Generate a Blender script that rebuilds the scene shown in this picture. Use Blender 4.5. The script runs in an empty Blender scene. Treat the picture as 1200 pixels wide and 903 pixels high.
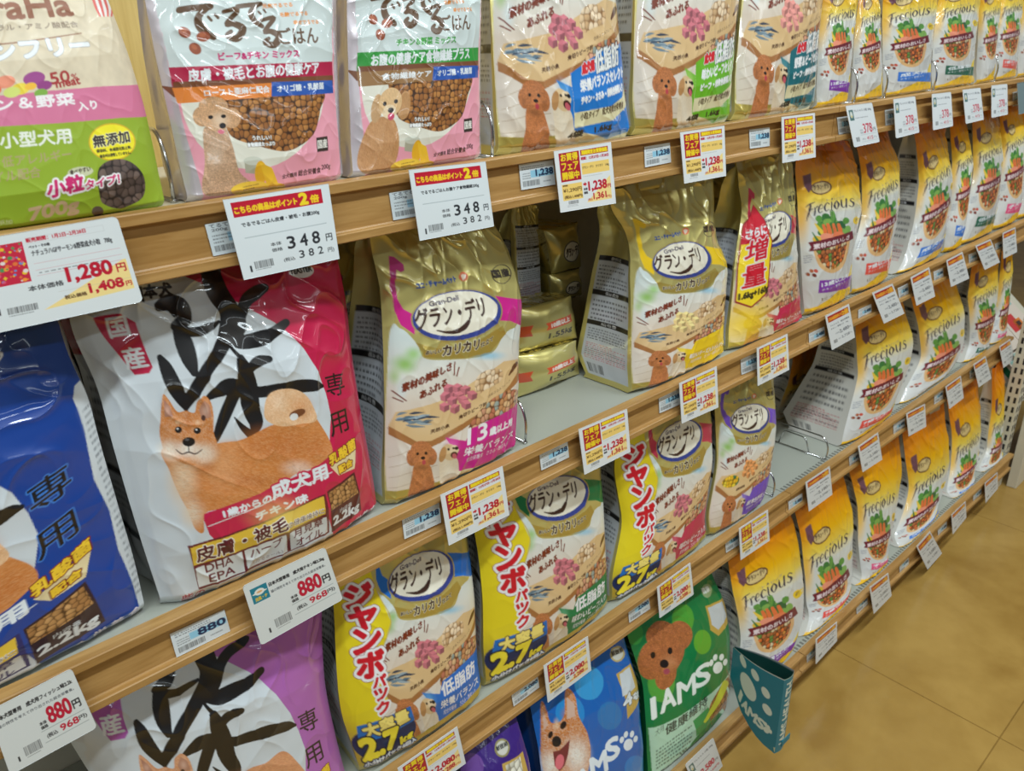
import bpy, math, random
import numpy as np
from mathutils import Matrix, Vector
random.seed(7)
C = bpy.context.scene.collection
SC = bpy.context.scene

# ------------------------------------------------------------------ camera
CX, CY, F = 600.0, 451.5, 907.0
RX = np.array([[0.74743, -0.29074, 0.59735],
               [-0.66336, -0.27763, 0.69490],
               [-0.03619, -0.91564, -0.40037]])   # rows: world x, y, z seen from the camera (right, down, forward)
CAM = np.array([0.0, -0.70, 1.45])
cd = bpy.data.cameras.new('camera'); cam = bpy.data.objects.new('camera', cd); C.objects.link(cam)
cd.sensor_width = 36.0; cd.lens = F / 1200 * 36.0; cd.clip_start = 0.02
right, down, fwd = RX[:, 0], RX[:, 1], RX[:, 2]
m = Matrix(((right[0], -down[0], -fwd[0], CAM[0]), (right[1], -down[1], -fwd[1], CAM[1]),
            (right[2], -down[2], -fwd[2], CAM[2]), (0, 0, 0, 1)))
cam.matrix_world = m
SC.camera = cam
cd.dof.use_dof = True; cd.dof.focus_distance = 0.95; cd.dof.aperture_fstop = 11

# ------------------------------------------------------------------ light and exposure
wd = bpy.data.worlds.new('store_air'); SC.world = wd; wd.use_nodes = True
wd.node_tree.nodes['Background'].inputs[0].default_value = (0.90, 0.97, 1.0, 1)
wd.node_tree.nodes['Background'].inputs[1].default_value = 0.11
def strip_light(x, y, z, lx, ly, power, col=(0.83, 0.945, 1.0)):
    ld = bpy.data.lights.new('ceiling_tube_light', 'AREA'); ld.shape = 'RECTANGLE'
    ld.size = lx; ld.size_y = ly; ld.energy = power; ld.color = col
    o = bpy.data.objects.new('ceiling_tube_light', ld); C.objects.link(o); o.location = (x, y, z)
    return o
for xx in (-0.9, 0.6, 2.1, 3.6):
    strip_light(xx, -0.95, 2.75, 1.25, 0.10, 31)
for xx in (-0.9, 0.9, 2.7):
    strip_light(xx, -2.6, 2.75, 1.25, 0.16, 17)
strip_light(1.5, -4.4, 2.75, 5.0, 0.3, 26)
SC.view_settings.view_transform = 'Standard'; SC.view_settings.look = 'None'
SC.view_settings.gamma = 1.0; SC.view_settings.use_curve_mapping = False
SC.view_settings.exposure = -0.38

# ------------------------------------------------------------------ geometry of the place
def ray(u, v): return RX @ np.array([u - CX, v - CY, F])
def at_y(u, v, y=0.0):
    d = ray(u, v); return CAM + d * ((y - CAM[1]) / d[1])
def at_z(u, v, z):
    d = ray(u, v); return CAM + d * ((z - CAM[2]) / d[2])
def project(P):
    q = (np.asarray(P) - CAM) @ RX
    return np.stack([CX + F * q[..., 0] / q[..., 2], CY + F * q[..., 1] / q[..., 2]], -1)
TOP = dict(A=1.334, B=0.938, C=0.545, D=0.150)      # top of each wooden front rail
FRONT = dict(A=0.0, B=0.0, C=0.0, D=-0.08)
DECK = {k: z - 0.004 for k, z in TOP.items()}
RAIL = 0.060
BACK_Y = 0.33
X0, XJ, X1 = -0.30, 1.381, 2.72

# ------------------------------------------------------------------ small helpers
def tag(o, label=None, cat=None, group=None, kind=None):
    if label: o['label'] = label
    if cat: o['category'] = cat
    if group: o['group'] = group
    if kind: o['kind'] = kind
    return o
def empty(name, loc=(0, 0, 0)):
    o = bpy.data.objects.new(name, None); C.objects.link(o); o.location = loc; o.empty_display_size = 0.02
    return o
def mesh_obj(name, verts, faces, mat, parent=None, smooth=False):
    me = bpy.data.meshes.new(name); me.from_pydata([tuple(v) for v in verts], [], faces); me.update()
    if smooth: me.polygons.foreach_set('use_smooth', [True] * len(me.polygons))
    o = bpy.data.objects.new(name, me); C.objects.link(o)
    if mat: me.materials.append(mat)
    if parent is not None:
        o.parent = parent
        if parent.location.length: o.matrix_parent_inverse = Matrix.Translation(-parent.location)
    return o
class MB:
    def __init__(s): s.v = []; s.f = []
    def add(s, v, f):
        n = len(s.v); s.v += [tuple(p) for p in v]; s.f += [tuple(i + n for i in q) for q in f]
    def box(s, x0, x1, y0, y1, z0, z1):
        s.add([(x0, y0, z0), (x1, y0, z0), (x1, y1, z0), (x0, y1, z0), (x0, y0, z1), (x1, y0, z1), (x1, y1, z1), (x0, y1, z1)],
              [(0, 3, 2, 1), (4, 5, 6, 7), (0, 1, 5, 4), (1, 2, 6, 5), (2, 3, 7, 6), (3, 0, 4, 7)])
    def extrude_x(s, prof, x0, x1):       # prof: closed list of (y, z)
        n = len(prof)
        s.add([(x0, y, z) for y, z in prof] + [(x1, y, z) for y, z in prof],
              [(i, (i + 1) % n, (i + 1) % n + n, i + n) for i in range(n)] + [tuple(range(n))[::-1], tuple(range(n, 2 * n))])
    def tube(s, pts, r, n=8):
        pts = [Vector(p) for p in pts]; rings = []
        t0 = (pts[1] - pts[0]).normalized(); up = Vector((0, 0, 1)) if abs(t0.z) < .9 else Vector((1, 0, 0))
        nrm = t0.cross(up).normalized()
        for i, p in enumerate(pts):
            a = pts[max(i - 1, 0)]; b = pts[min(i + 1, len(pts) - 1)]; t = (b - a).normalized()
            nrm = (nrm - t * nrm.dot(t)).normalized(); bn = t.cross(nrm)
            rings.append([p + (nrm * math.cos(2 * math.pi * k / n) + bn * math.sin(2 * math.pi * k / n)) * r for k in range(n)])
        v = [q for rg in rings for q in rg]; f = []
        for i in range(len(pts) - 1):
            for k in range(n):
                f.append((i * n + k, i * n + (k + 1) % n, (i + 1) * n + (k + 1) % n, (i + 1) * n + k))
        f.append(tuple(range(n))[::-1]); f.append(tuple(range((len(pts) - 1) * n, len(pts) * n)))
        s.add(v, f)
    def build(s, name, mat, parent=None, smooth=False, bevel=0):
        o = mesh_obj(name, s.v, s.f, mat, parent, smooth)
        if bevel:
            b = o.modifiers.new('bevel', 'BEVEL'); b.width = bevel; b.segments = 2; b.limit_method = 'ANGLE'
        return o
def round_path(pts, r=0.01, n=5):
    pts = [Vector(p) for p in pts]; out = [pts[0]]
    for i in range(1, len(pts) - 1):
        a, b, c = pts[i - 1], pts[i], pts[i + 1]
        ra = min(r, (a - b).length * .45); rb = min(r, (c - b).length * .45)
        p0 = b + (a - b).normalized() * ra; p1 = b + (c - b).normalized() * rb
        for k in range(n + 1):
            t = k / n; out.append(p0 * (1 - t) ** 2 + b * 2 * t * (1 - t) + p1 * t * t)
    out.append(pts[-1]); return out

# ------------------------------------------------------------------ materials
def lin(c):
    c = np.asarray(c, float) / 255.0
    return np.where(c <= 0.04045, c / 12.92, ((c + 0.055) / 1.055) ** 2.4)
def L4(c): return tuple(lin(c)) + (1.0,)
def new_mat(name, col=(200, 200, 200), rough=0.5, metal=0.0, **kw):
    mt = bpy.data.materials.new(name); mt.use_nodes = True; b = mt.node_tree.nodes['Principled BSDF']
    b.inputs['Base Color'].default_value = L4(col); b.inputs['Roughness'].default_value = rough
    b.inputs['Metallic'].default_value = metal
    for k, v in kw.items(): b.inputs[k.replace('_', ' ')].default_value = v
    return mt
def nd(mt, t): return mt.node_tree.nodes.new(t)
def lk(mt, a, b): mt.node_tree.links.new(a, b)
def wood_mat(name, c1, c2, scale, rough=0.42, axis='x', coat=0.0, nscale=6.0, bump=0.05):
    mt = new_mat(name, c1, rough); b = mt.node_tree.nodes['Principled BSDF']
    tc = nd(mt, 'ShaderNodeTexCoord'); mp = nd(mt, 'ShaderNodeMapping')
    mp.inputs['Scale'].default_value = scale
    lk(mt, tc.outputs['Object'], mp.inputs['Vector'])
    n1 = nd(mt, 'ShaderNodeTexNoise'); n1.inputs['Scale'].default_value = nscale; n1.inputs['Detail'].default_value = 6
    n1.inputs['Distortion'].default_value = 0.8
    lk(mt, mp.outputs['Vector'], n1.inputs['Vector'])
    n2 = nd(mt, 'ShaderNodeTexNoise'); n2.inputs['Scale'].default_value = nscale * 6; n2.inputs['Detail'].default_value = 3
    lk(mt, mp.outputs['Vector'], n2.inputs['Vector'])
    mx = nd(mt, 'ShaderNodeMath'); mx.operation = 'MULTIPLY_ADD'; mx.inputs[1].default_value = 0.3
    lk(mt, n2.outputs['Fac'], mx.inputs[0]); lk(mt, n1.outputs['Fac'], mx.inputs[2])
    cr = nd(mt, 'ShaderNodeValToRGB'); cr.color_ramp.elements[0].position = 0.45; cr.color_ramp.elements[1].position = 0.85
    cr.color_ramp.elements[0].color = L4(c2); cr.color_ramp.elements[1].color = L4(c1)
    lk(mt, mx.outputs[0], cr.inputs[0]); lk(mt, cr.outputs[0], b.inputs['Base Color'])
    bp = nd(mt, 'ShaderNodeBump'); bp.inputs['Strength'].default_value = bump; bp.inputs['Distance'].default_value = 0.001
    lk(mt, mx.outputs[0], bp.inputs['Height']); lk(mt, bp.outputs[0], b.inputs['Normal'])
    b.inputs['Coat Weight'].default_value = coat
    return mt
M_RAIL = wood_mat('oak_laminate_rail', (190, 148, 90), (160, 118, 62), (1.2, 14, 14))
M_BACK = wood_mat('light_oak_panel', (226, 196, 124), (206, 172, 98), (14, 14, 1.0), 0.45)
M_FLOOR = None
M_DECK = new_mat('light_grey_steel', (168, 170, 158), 0.38)
M_CREAM = new_mat('cream_painted_steel', (216, 208, 186), 0.45)
M_SLOT = new_mat('slot_shadow', (112, 112, 104), 0.6)
M_DARK = new_mat('dark_gap', (38, 34, 32), 0.7)
M_CHROME = new_mat('chrome_wire', (205, 205, 205), 0.18, 1.0)

def print_mat(name, rough, coat, bump, bscale, film=0.0, spec=0.5, metal_rough=0.24):
    """printed packaging: the print and the share of foil come from the mesh's own colour attribute"""
    mt = new_mat(name, (255, 255, 255), rough); b = mt.node_tree.nodes['Principled BSDF']
    at = nd(mt, 'ShaderNodeAttribute'); at.attribute_name = 'print'
    lk(mt, at.outputs['Color'], b.inputs['Base Color'])
    mm = nd(mt, 'ShaderNodeMath'); mm.operation = 'MULTIPLY'; mm.inputs[1].default_value = 0.93
    lk(mt, at.outputs['Alpha'], mm.inputs[0]); lk(mt, mm.outputs[0], b.inputs['Metallic'])
    mr = nd(mt, 'ShaderNodeMapRange'); mr.inputs['To Min'].default_value = rough; mr.inputs['To Max'].default_value = metal_rough
    lk(mt, at.outputs['Alpha'], mr.inputs['Value']); lk(mt, mr.outputs[0], b.inputs['Roughness'])
    b.inputs['Specular IOR Level'].default_value = spec
    if bump:
        tc = nd(mt, 'ShaderNodeTexCoord')
        n1 = nd(mt, 'ShaderNodeTexNoise'); n1.inputs['Scale'].default_value = bscale; n1.inputs['Detail'].default_value = 2.0
        n1.noise_type = 'RIDGED_MULTIFRACTAL' if hasattr(n1, 'noise_type') else n1.noise_type
        n1.inputs['Distortion'].default_value = 0.4
        lk(mt, tc.outputs['Object'], n1.inputs['Vector'])
        bp = nd(mt, 'ShaderNodeBump'); bp.inputs['Strength'].default_value = bump; bp.inputs['Distance'].default_value = 0.004
        lk(mt, n1.outputs['Fac'], bp.inputs['Height'])
        lk(mt, bp.outputs[0], b.inputs['Normal'])
        if coat:
            n2 = nd(mt, 'ShaderNodeTexNoise'); n2.inputs['Scale'].default_value = bscale * 0.5; n2.inputs['Detail'].default_value = 2.2
            n2.noise_type = 'RIDGED_MULTIFRACTAL'
            n2.inputs['Distortion'].default_value = 0.9
            lk(mt, tc.outputs['Object'], n2.inputs['Vector'])
            b2 = nd(mt, 'ShaderNodeBump'); b2.inputs['Strength'].default_value = film or bump; b2.inputs['Distance'].default_value = 0.006
            lk(mt, n2.outputs['Fac'], b2.inputs['Height']); lk(mt, b2.outputs[0], b.inputs['Coat Normal'])
    b.inputs['Coat Weight'].default_value = coat; b.inputs['Coat Roughness'].default_value = 0.05
    return mt
P_FILM = print_mat('glossy_film_print', 0.36, 1.0, 0.32, 22, film=1.0)
P_FILM_SOFT = print_mat('soft_film_print', 0.42, 0.35, 0.15, 14, film=0.6, spec=0.35)
P_GLOSS = print_mat('smooth_gloss_print', 0.3, 0.6, 0.10, 9, film=0.25)
P_MATTE = print_mat('matte_paper_print', 0.5, 0.05, 0.08, 12)
P_CARD = print_mat('printed_card', 0.45, 0.15, 0.0, 10)
# ------------------------------------------------------------------ a small painter for the printed artwork
def vnoise(x, y, seed=0):
    r = np.random.RandomState(seed).rand(256, 256)
    xi = np.floor(x).astype(int); yi = np.floor(y).astype(int); fx = x - xi; fy = y - yi
    fx = fx * fx * (3 - 2 * fx); fy = fy * fy * (3 - 2 * fy)
    g = lambda a, b: r[b & 255, a & 255]
    return (g(xi, yi) * (1 - fx) + g(xi + 1, yi) * fx) * (1 - fy) + (g(xi, yi + 1) * (1 - fx) + g(xi + 1, yi + 1) * fx) * fy
def spline(pts, n=8, closed=True):
    p = np.array(pts, float); N = len(p); out = []
    rng = range(N) if closed else range(N - 1)
    for i in rng:
        g = (lambda k: p[k % N]) if closed else (lambda k: p[min(max(k, 0), N - 1)])
        a, b, c, d = g(i - 1), g(i), g(i + 1), g(i + 2)
        t = np.linspace(0, 1, n, endpoint=False)[:, None]
        out.append(0.5 * (2 * b + (c - a) * t + (2 * a - 5 * b + 4 * c - d) * t ** 2 + (3 * b - a - 3 * c + d) * t ** 3))
    if not closed: out.append(p[-1:])
    return np.concatenate(out)
_glyph = {}
def glyph_edges(s):
    if s in _glyph: return _glyph[s]
    cu = bpy.data.curves.new('lettering', 'FONT'); cu.body = s; cu.resolution_u = 3
    o = bpy.data.objects.new('lettering', cu); C.objects.link(o)
    bpy.context.view_layer.update()
    me = bpy.data.meshes.new_from_object(o.evaluated_get(bpy.context.evaluated_depsgraph_get()))
    vs = np.empty(len(me.vertices) * 3); me.vertices.foreach_get('co', vs); vs = vs.reshape(-1, 3)[:, :2]
    E = []
    for p in me.polygons:
        q = vs[list(p.vertices)]; nx = np.roll(q, -1, 0)
        if (q[:, 0] * nx[:, 1] - nx[:, 0] * q[:, 1]).sum() < 0: q = q[::-1]; nx = np.roll(q, -1, 0)
        E.append(np.concatenate([q, nx], 1))
    bpy.data.objects.remove(o); bpy.data.curves.remove(cu); bpy.data.meshes.remove(me)
    E = np.concatenate(E) if E else np.zeros((0, 4))
    bb = (vs[:, 0].min(), vs[:, 1].min(), vs[:, 0].max(), vs[:, 1].max()) if len(vs) else (0, 0, 1, 1)
    _glyph[s] = (E, bb); return _glyph[s]
def dilate(m, r):
    r = int(round(r))
    if r < 1: return m
    m = np.pad(m, r); out = np.zeros_like(m); H, W = m.shape
    cs = np.concatenate([np.zeros((H, 1), int), np.cumsum(m, 1)], 1)
    for dy in range(-r, r + 1):
        d = int(math.sqrt(r * r - dy * dy))
        hi = np.minimum(np.arange(W) + d + 1, W); lo = np.maximum(np.arange(W) - d, 0)
        row = (cs[:, hi] - cs[:, lo]) > 0
        if dy >= 0: out[dy:] |= row[:H - dy]
        else: out[:dy] |= row[-dy:]
    return out
LETTERS = [(0, [[(.30, 1.05, .10), (.24, .55, .17), (.06, -.22, .04)], [(-.08, .90, .04), (.2, 1.03, .09), (.66, 1.04, .05)], [(.2, .52, .05), (.48, .58, .06)]]),
           (.64, [[(.0, .62, .07), (.04, .3, .14), (.02, 0, .10)], [(.04, .42, .05), (.15, .6, .07), (.25, .6, .11)]]),
           (.98, [[(.05, .33, .04), (.34, .37, .05), (.3, .58, .05), (.15, .66, .08), (.02, .35, .15), (.12, .04, .08), (.34, .1, .04)]]),
           (1.46, [[(.32, .55, .09), (.17, .66, .06), (.03, .35, .15), (.14, .03, .08), (.34, .12, .04)]]),
           (1.93, [[(.05, .64, .10), (.06, .3, .13), (.08, 0, .09)], [(.06, .88, .12), (.08, .89, .12)]]),
           (2.2, [[(.2, .66, .05), (.03, .34, .15), (.2, 0, .05), (.38, .32, .15), (.2, .66, .05)]]),
           (2.76, [[(.02, .64, .09), (.05, .25, .14), (.18, .02, .06), (.36, .2, .05), (.41, .62, .08)], [(.41, .66, .12), (.42, .02, .12)]]),
           (3.38, [[(.3, .56, .07), (.14, .66, .06), (.06, .5, .08), (.28, .25, .14), (.18, .02, .06), (.0, .12, .07)]])]
class Art:
    def __init__(s, w, h, bg, metal=0.0, M=None):
        s.w, s.h = w, h; s.c = np.zeros((h, w, 4), np.float32); s.c[..., :3] = lin(bg); s.c[..., 3] = metal
        s.M = M or (lambda p: np.asarray(p, float))
    def copy(s):
        a = Art(s.w, s.h, (0, 0, 0), M=s.M); a.c = s.c.copy(); return a
    def edges_mask(s, E, pad=0):
        """non-zero fill of directed edges -> (y0, x0, mask)"""
        if not len(E): return None
        x0 = int(max(np.floor(min(E[:, 0].min(), E[:, 2].min())) - pad, 0)); x1 = int(min(np.ceil(max(E[:, 0].max(), E[:, 2].max())) + pad + 1, s.w))
        y0 = int(max(np.floor(min(E[:, 1].min(), E[:, 3].min())) - pad, 0)); y1 = int(min(np.ceil(max(E[:, 1].max(), E[:, 3].max())) + pad + 1, s.h))
        if x1 <= x0 or y1 <= y0: return None
        H, W = y1 - y0, x1 - x0
        ya, yb = E[:, 1] - y0 - .5, E[:, 3] - y0 - .5
        sg = np.where(yb > ya, 1, -1); lo = np.minimum(ya, yb); hi = np.maximum(ya, yb)
        r0 = np.clip(np.ceil(lo), 0, H).astype(int); r1 = np.clip(np.ceil(hi), 0, H).astype(int); n = r1 - r0
        k = n > 0
        if not k.any(): return None
        idx = np.repeat(np.nonzero(k)[0], n[k]); start = np.repeat(np.cumsum(n[k]) - n[k], n[k])
        rows = r0[idx] + (np.arange(len(idx)) - start)
        t = (rows - ya[idx]) / (yb[idx] - ya[idx])
        xs = E[idx, 0] + (E[idx, 2] - E[idx, 0]) * t - x0 - .5
        cols = np.clip(np.ceil(xs), 0, W).astype(int)
        acc = np.zeros((H, W + 1), int); np.add.at(acc, (rows, cols), sg[idx])
        return y0, x0, np.cumsum(acc, 1)[:, :W] != 0
    def put(s, mk, col, a=1.0, metal=0.0):
        if mk is None: return
        y0, x0, m = mk; H, W = m.shape; reg = s.c[y0:y0 + H, x0:x0 + W]
        al = (m * a)[..., None] if m.dtype != bool else m[..., None] * a
        tgt = np.empty(4); tgt[:3] = lin(col); tgt[3] = metal
        reg += (tgt - reg) * al
    def poly_mask(s, pts, smooth=False):
        p = s.M(spline(pts) if smooth else np.array(pts, float))
        return s.edges_mask(np.concatenate([p, np.roll(p, -1, 0)], 1))
    def poly(s, pts, col, a=1.0, metal=0.0, smooth=False): s.put(s.poly_mask(pts, smooth), col, a, metal)
    def ell_pts(s, cx, cy, rx, ry, rot=0, n=36):
        t = np.linspace(0, 2 * np.pi, n, endpoint=False); r = math.radians(rot)
        x = rx * np.cos(t); y = ry * np.sin(t)
        return np.stack([cx + x * math.cos(r) - y * math.sin(r), cy + x * math.sin(r) + y * math.cos(r)], 1)
    def ell(s, cx, cy, rx, ry=None, col=(0, 0, 0), rot=0, a=1.0, metal=0.0): s.poly(s.ell_pts(cx, cy, rx, ry or rx, rot), col, a, metal)
    def ring(s, cx, cy, rx, ry, col, w, rot=0):
        p = s.M(s.ell_pts(cx, cy, rx, ry, rot)); q = s.M(s.ell_pts(cx, cy, rx - w, ry - w, rot))[::-1]
        s.put(s.edges_mask(np.concatenate([np.concatenate([p, np.roll(p, -1, 0)], 1), np.concatenate([q, np.roll(q, -1, 0)], 1)])), col)
    def soft(s, cx, cy, rx, ry, col, a=1.0, metal=None, p=1.0):
        """soft blob whose outline fades out"""
        c = s.M(np.array([[cx, cy], [cx + rx, cy], [cx, cy + ry]], float)); u = c[1] - c[0]; v = c[2] - c[0]
        R = int(max(abs(u[0]) + abs(v[0]), 2)) + 2; R2 = int(max(abs(u[1]) + abs(v[1]), 2)) + 2
        x0, x1 = max(int(c[0, 0]) - R, 0), min(int(c[0, 0]) + R, s.w); y0, y1 = max(int(c[0, 1]) - R2, 0), min(int(c[0, 1]) + R2, s.h)
        if x1 <= x0 or y1 <= y0: return
        Y, X = np.mgrid[y0:y1, x0:x1]; det = u[0] * v[1] - u[1] * v[0] or 1e-6
        dx, dy = X - c[0, 0], Y - c[0, 1]
        d = np.hypot((dx * v[1] - dy * v[0]) / det, (dy * u[0] - dx * u[1]) / det)
        al = np.clip(1 - d, 0, 1); al = (al * al * (3 - 2 * al)) ** p * a
        reg = s.c[y0:y1, x0:x1]; tgt = reg.copy(); tgt[..., :3] = lin(col)
        if metal is not None: tgt[..., 3] = metal
        reg += (tgt - reg) * al[..., None]
    def brush(s, pts, col, a=1.0, metal=0.0, n=6):
        """stroke through (x, y, width) points"""
        p = spline(pts, n, closed=False); d = np.gradient(p[:, :2], axis=0); l = np.hypot(d[:, 0], d[:, 1])[:, None] + 1e-6
        nm = np.stack([-d[:, 1], d[:, 0]], 1) / l; w = np.maximum(p[:, 2:3], .3) / 2
        q0 = p[:, :2] + nm * w; q1 = p[:, :2] - nm * w; E = []
        for i in range(len(p) - 1):
            q = s.M(np.array([q0[i], q0[i + 1], q1[i + 1], q1[i]]))
            if (q[:, 0] * np.roll(q, -1, 0)[:, 1] - np.roll(q, -1, 0)[:, 0] * q[:, 1]).sum() < 0: q = q[::-1]
            E.append(np.concatenate([q, np.roll(q, -1, 0)], 1))
        for i in (0, len(p) - 1):
            q = s.M(s.ell_pts(p[i, 0], p[i, 1], w[i, 0], w[i, 0], n=12))
            if (q[:, 0] * np.roll(q, -1, 0)[:, 1] - np.roll(q, -1, 0)[:, 0] * q[:, 1]).sum() < 0: q = q[::-1]
            E.append(np.concatenate([q, np.roll(q, -1, 0)], 1))
        s.put(s.edges_mask(np.concatenate(E)), col, a, metal)
    def line(s, p0, p1, w, col, a=1.0): s.brush([(p0[0], p0[1], w), (p1[0], p1[1], w)], col, a, n=2)
    def text(s, t, p0, p1, h, col, bold=0, out=None, outw=0, metal=0.0, up=None, arc=0.0, out2=None, outw2=0):
        """t set along the bottom line p0 -> p1, h tall, all in the artwork's own coordinates"""
        E, bb = glyph_edges(t)
        if not len(E): return
        p0 = np.array(p0, float); p1 = np.array(p1, float)
        u = np.array(up, float) if up is not None else None
        c0, c1 = s.M(np.array([p0, p1]))
        if u is None:
            cu = s.M(np.array([p0 + (0, -h)]))[0] - c0; hh = math.hypot(*cu); ey = np.array([0.0, -1.0]) * hh
        else: ey = s.M(np.array([p0 + u * h]))[0] - c0; hh = math.hypot(*ey)
        ex = c1 - c0; bw = max(bb[2] - bb[0], 1e-3); bh = max(bb[3] - bb[1], 1e-3)
        def tr(x, y):
            X = (x - bb[0]) / bw; Y = (y - bb[1]) / bh
            Yo = Y + arc * 4 * X * (1 - X)
            return c0[0] + ex[0] * X + ey[0] * Yo, c0[1] + ex[1] * X + ey[1] * Yo
        ax, ay = tr(E[:, 0], E[:, 1]); bx, by = tr(E[:, 2], E[:, 3])
        pad = int(max(bold, outw + bold, outw2 + bold) + 3)
        mk = s.edges_mask(np.stack([ax, ay, bx, by], 1), pad)
        if mk is None: return
        y0, x0, m = mk
        def dl(r):
            k = int(round(r)); d = dilate(m, k); return d[k:d.shape[0] - k, k:d.shape[1] - k] if k >= 1 else m
        if out2 is not None: s.put((y0, x0, dl(bold + outw2)), out2)
        if out is not None: s.put((y0, x0, dl(bold + outw)), out)
        s.put((y0, x0, dl(bold)), col, 1.0, metal)
    def vtext(s, chars, top, bot, w, h, col, **kw):
        """one character under the other from top to bottom (centres of the first and the last)"""
        n = len(chars)
        for i, ch in enumerate(chars):
            t = i / max(n - 1, 1); cx = top[0] + (bot[0] - top[0]) * t; cy = top[1] + (bot[1] - top[1]) * t
            s.text(ch, (cx - w / 2, cy + h / 2), (cx + w / 2, cy + h / 2), h, col, **kw)
    def speckle(s, mk, amp, scale, seed=1):
        """fur or grain: brightness noise inside a mask"""
        if mk is None: return
        y0, x0, m = mk; H, W = m.shape; Y, X = np.mgrid[y0:y0 + H, x0:x0 + W]
        n = vnoise(X / scale, Y / scale, seed) * .6 + vnoise(X / scale * 2.3, Y / scale * 2.3, seed + 1) * .4 - .5
        s.c[y0:y0 + H, x0:x0 + W, :3] *= (1 + n * 2 * amp * m)[..., None]
    def fur(s, mk, n, ln, w, cols, ang, spread=.5, a=.6, seed=5):
        """short hairs: many thin tapering strokes inside a mask"""
        if mk is None: return
        y0, x0, m = mk; rs = np.random.RandomState(seed); ys, xs = np.nonzero(m)
        if not len(ys): return
        for j, col in enumerate(cols):
            k = rs.randint(0, len(ys), n); X = xs[k] + x0 + 0.0; Y = ys[k] + y0 + 0.0; t = math.radians(ang) + (rs.rand(n) - .5) * 2 * spread; l = ln * (.5 + rs.rand(n))
            dx, dy = np.cos(t), np.sin(t); A = np.stack([X - dy * w / 2, Y + dx * w / 2], 1); B = np.stack([X + dy * w / 2, Y - dx * w / 2], 1); Cc = np.stack([X + dx * l, Y + dy * l], 1)
            E = np.concatenate([np.concatenate([A, B], 1), np.concatenate([B, Cc], 1), np.concatenate([Cc, A], 1)])
            q = s.edges_mask(E)
            if q is None: continue
            yy, xx, mm = q; full = np.zeros((s.h, s.w), bool); full[y0:y0 + m.shape[0], x0:x0 + m.shape[1]] = m
            s.put((yy, xx, mm & full[yy:yy + mm.shape[0], xx:xx + mm.shape[1]]), col, a)
    def pebbles(s, mk, cell, cols, gap, seed=3, round_=1.0):
        """a heap of kibble: rounded cells with dark gaps"""
        if mk is None: return
        y0, x0, m = mk; H, W = m.shape; Y, X = np.mgrid[y0:y0 + H, x0:x0 + W]; rs = np.random.RandomState(seed)
        J = rs.rand(128, 128, 3); gx = X / cell; gy = Y / cell; ix = np.floor(gx).astype(int); iy = np.floor(gy).astype(int)
        d1 = np.full(X.shape, 9.0); d2 = np.full(X.shape, 9.0); idn = np.zeros(X.shape); off = np.zeros(X.shape)
        for a in (-1, 0, 1):
            for b in (-1, 0, 1):
                j = J[(iy + b) & 127, (ix + a) & 127]; px = ix + a + .15 + .7 * j[..., 0]; py = iy + b + .15 + .7 * j[..., 1]
                d = np.hypot(gx - px, gy - py); c = d < d1
                d2 = np.where(c, d1, np.minimum(d2, d)); idn = np.where(c, j[..., 2], idn); off = np.where(c, (gy - py) * .5 + (gx - px) * .3, off); d1 = np.where(c, d, d1)
        pal = np.array([lin(c) for c in cols]); k = pal[np.minimum((idn * len(cols)).astype(int), len(cols) - 1)]
        sh = np.clip(1.12 - off * .7 - d1 * d1 * .55, .2, 1.4)[..., None]; e = (np.clip((d2 - d1) * 5 * round_, 0, 1) * np.clip((.66 - d1) * 7, 0, 1))[..., None]
        col = lin(gap) * (1 - e) + k * sh * e
        reg = s.c[y0:y0 + H, x0:x0 + W]; mm = m[..., None].astype(float)
        reg[..., :3] += (col - reg[..., :3]) * mm; reg[..., 3] *= (1 - mm[..., 0])
    def curls(s, mk, cell, col, seed=3, dark=.62):
        """curly coat: many small lit locks with darker partings"""
        c = np.array(col, float)
        if mk is None: return
        s.pebbles(mk, cell * .62, [tuple(c), tuple(np.minimum(c * 1.06, 255)), tuple(c * .93), tuple(np.minimum(c * 1.1, 255))], tuple(c * (.5 + dark * .5)), seed, .6)
        s.put((mk[0], mk[1], mk[2].astype(float)), tuple(c), .35); s.speckle(mk, .2, max(cell * .9, 3), seed); nn = int(mk[2].sum() / 60)
        s.fur(mk, nn, cell * .8, 1.6, [tuple(np.minimum(c * 1.25, 255)), tuple(c * .68), tuple(np.minimum(c * 1.1, 255))], 80, 3.1, .55, seed)
    def brush_word(s, p0, p1, h, col, arc=.25, k=1.0):
        """the pouch's own hand-drawn lettering"""
        p0 = np.array(p0, float); p1 = np.array(p1, float)
        for x0, strokes in LETTERS:
            for st in strokes:
                q = []
                for x, y, w in st:
                    t = (x0 + x) / 3.75; pt = p0 + (p1 - p0) * t + np.array([0, -h]) * (y + arc * 4 * t * (1 - t)); q.append((pt[0], pt[1], w * h * k))
                s.brush(q, col)
    def vgrad(s, mk, stops):
        """colour running from top to bottom of the print inside a mask; stops: (canvas fraction, colour)"""
        y0, x0, m = mk; H = m.shape[0]; f = (np.arange(y0, y0 + H) + .5) / s.h
        cols = np.stack([np.interp(f, [a for a, _ in stops], [lin(c)[i] for _, c in stops]) for i in range(3)], 1)
        reg = s.c[y0:y0 + H, x0:x0 + m.shape[1]]; mm = m[..., None]
        reg[..., :3] += (cols[:, None, :] - reg[..., :3]) * mm; reg[..., 3] *= (1 - m)
    def full(s): return 0, 0, np.ones((s.h, s.w), bool)
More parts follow.
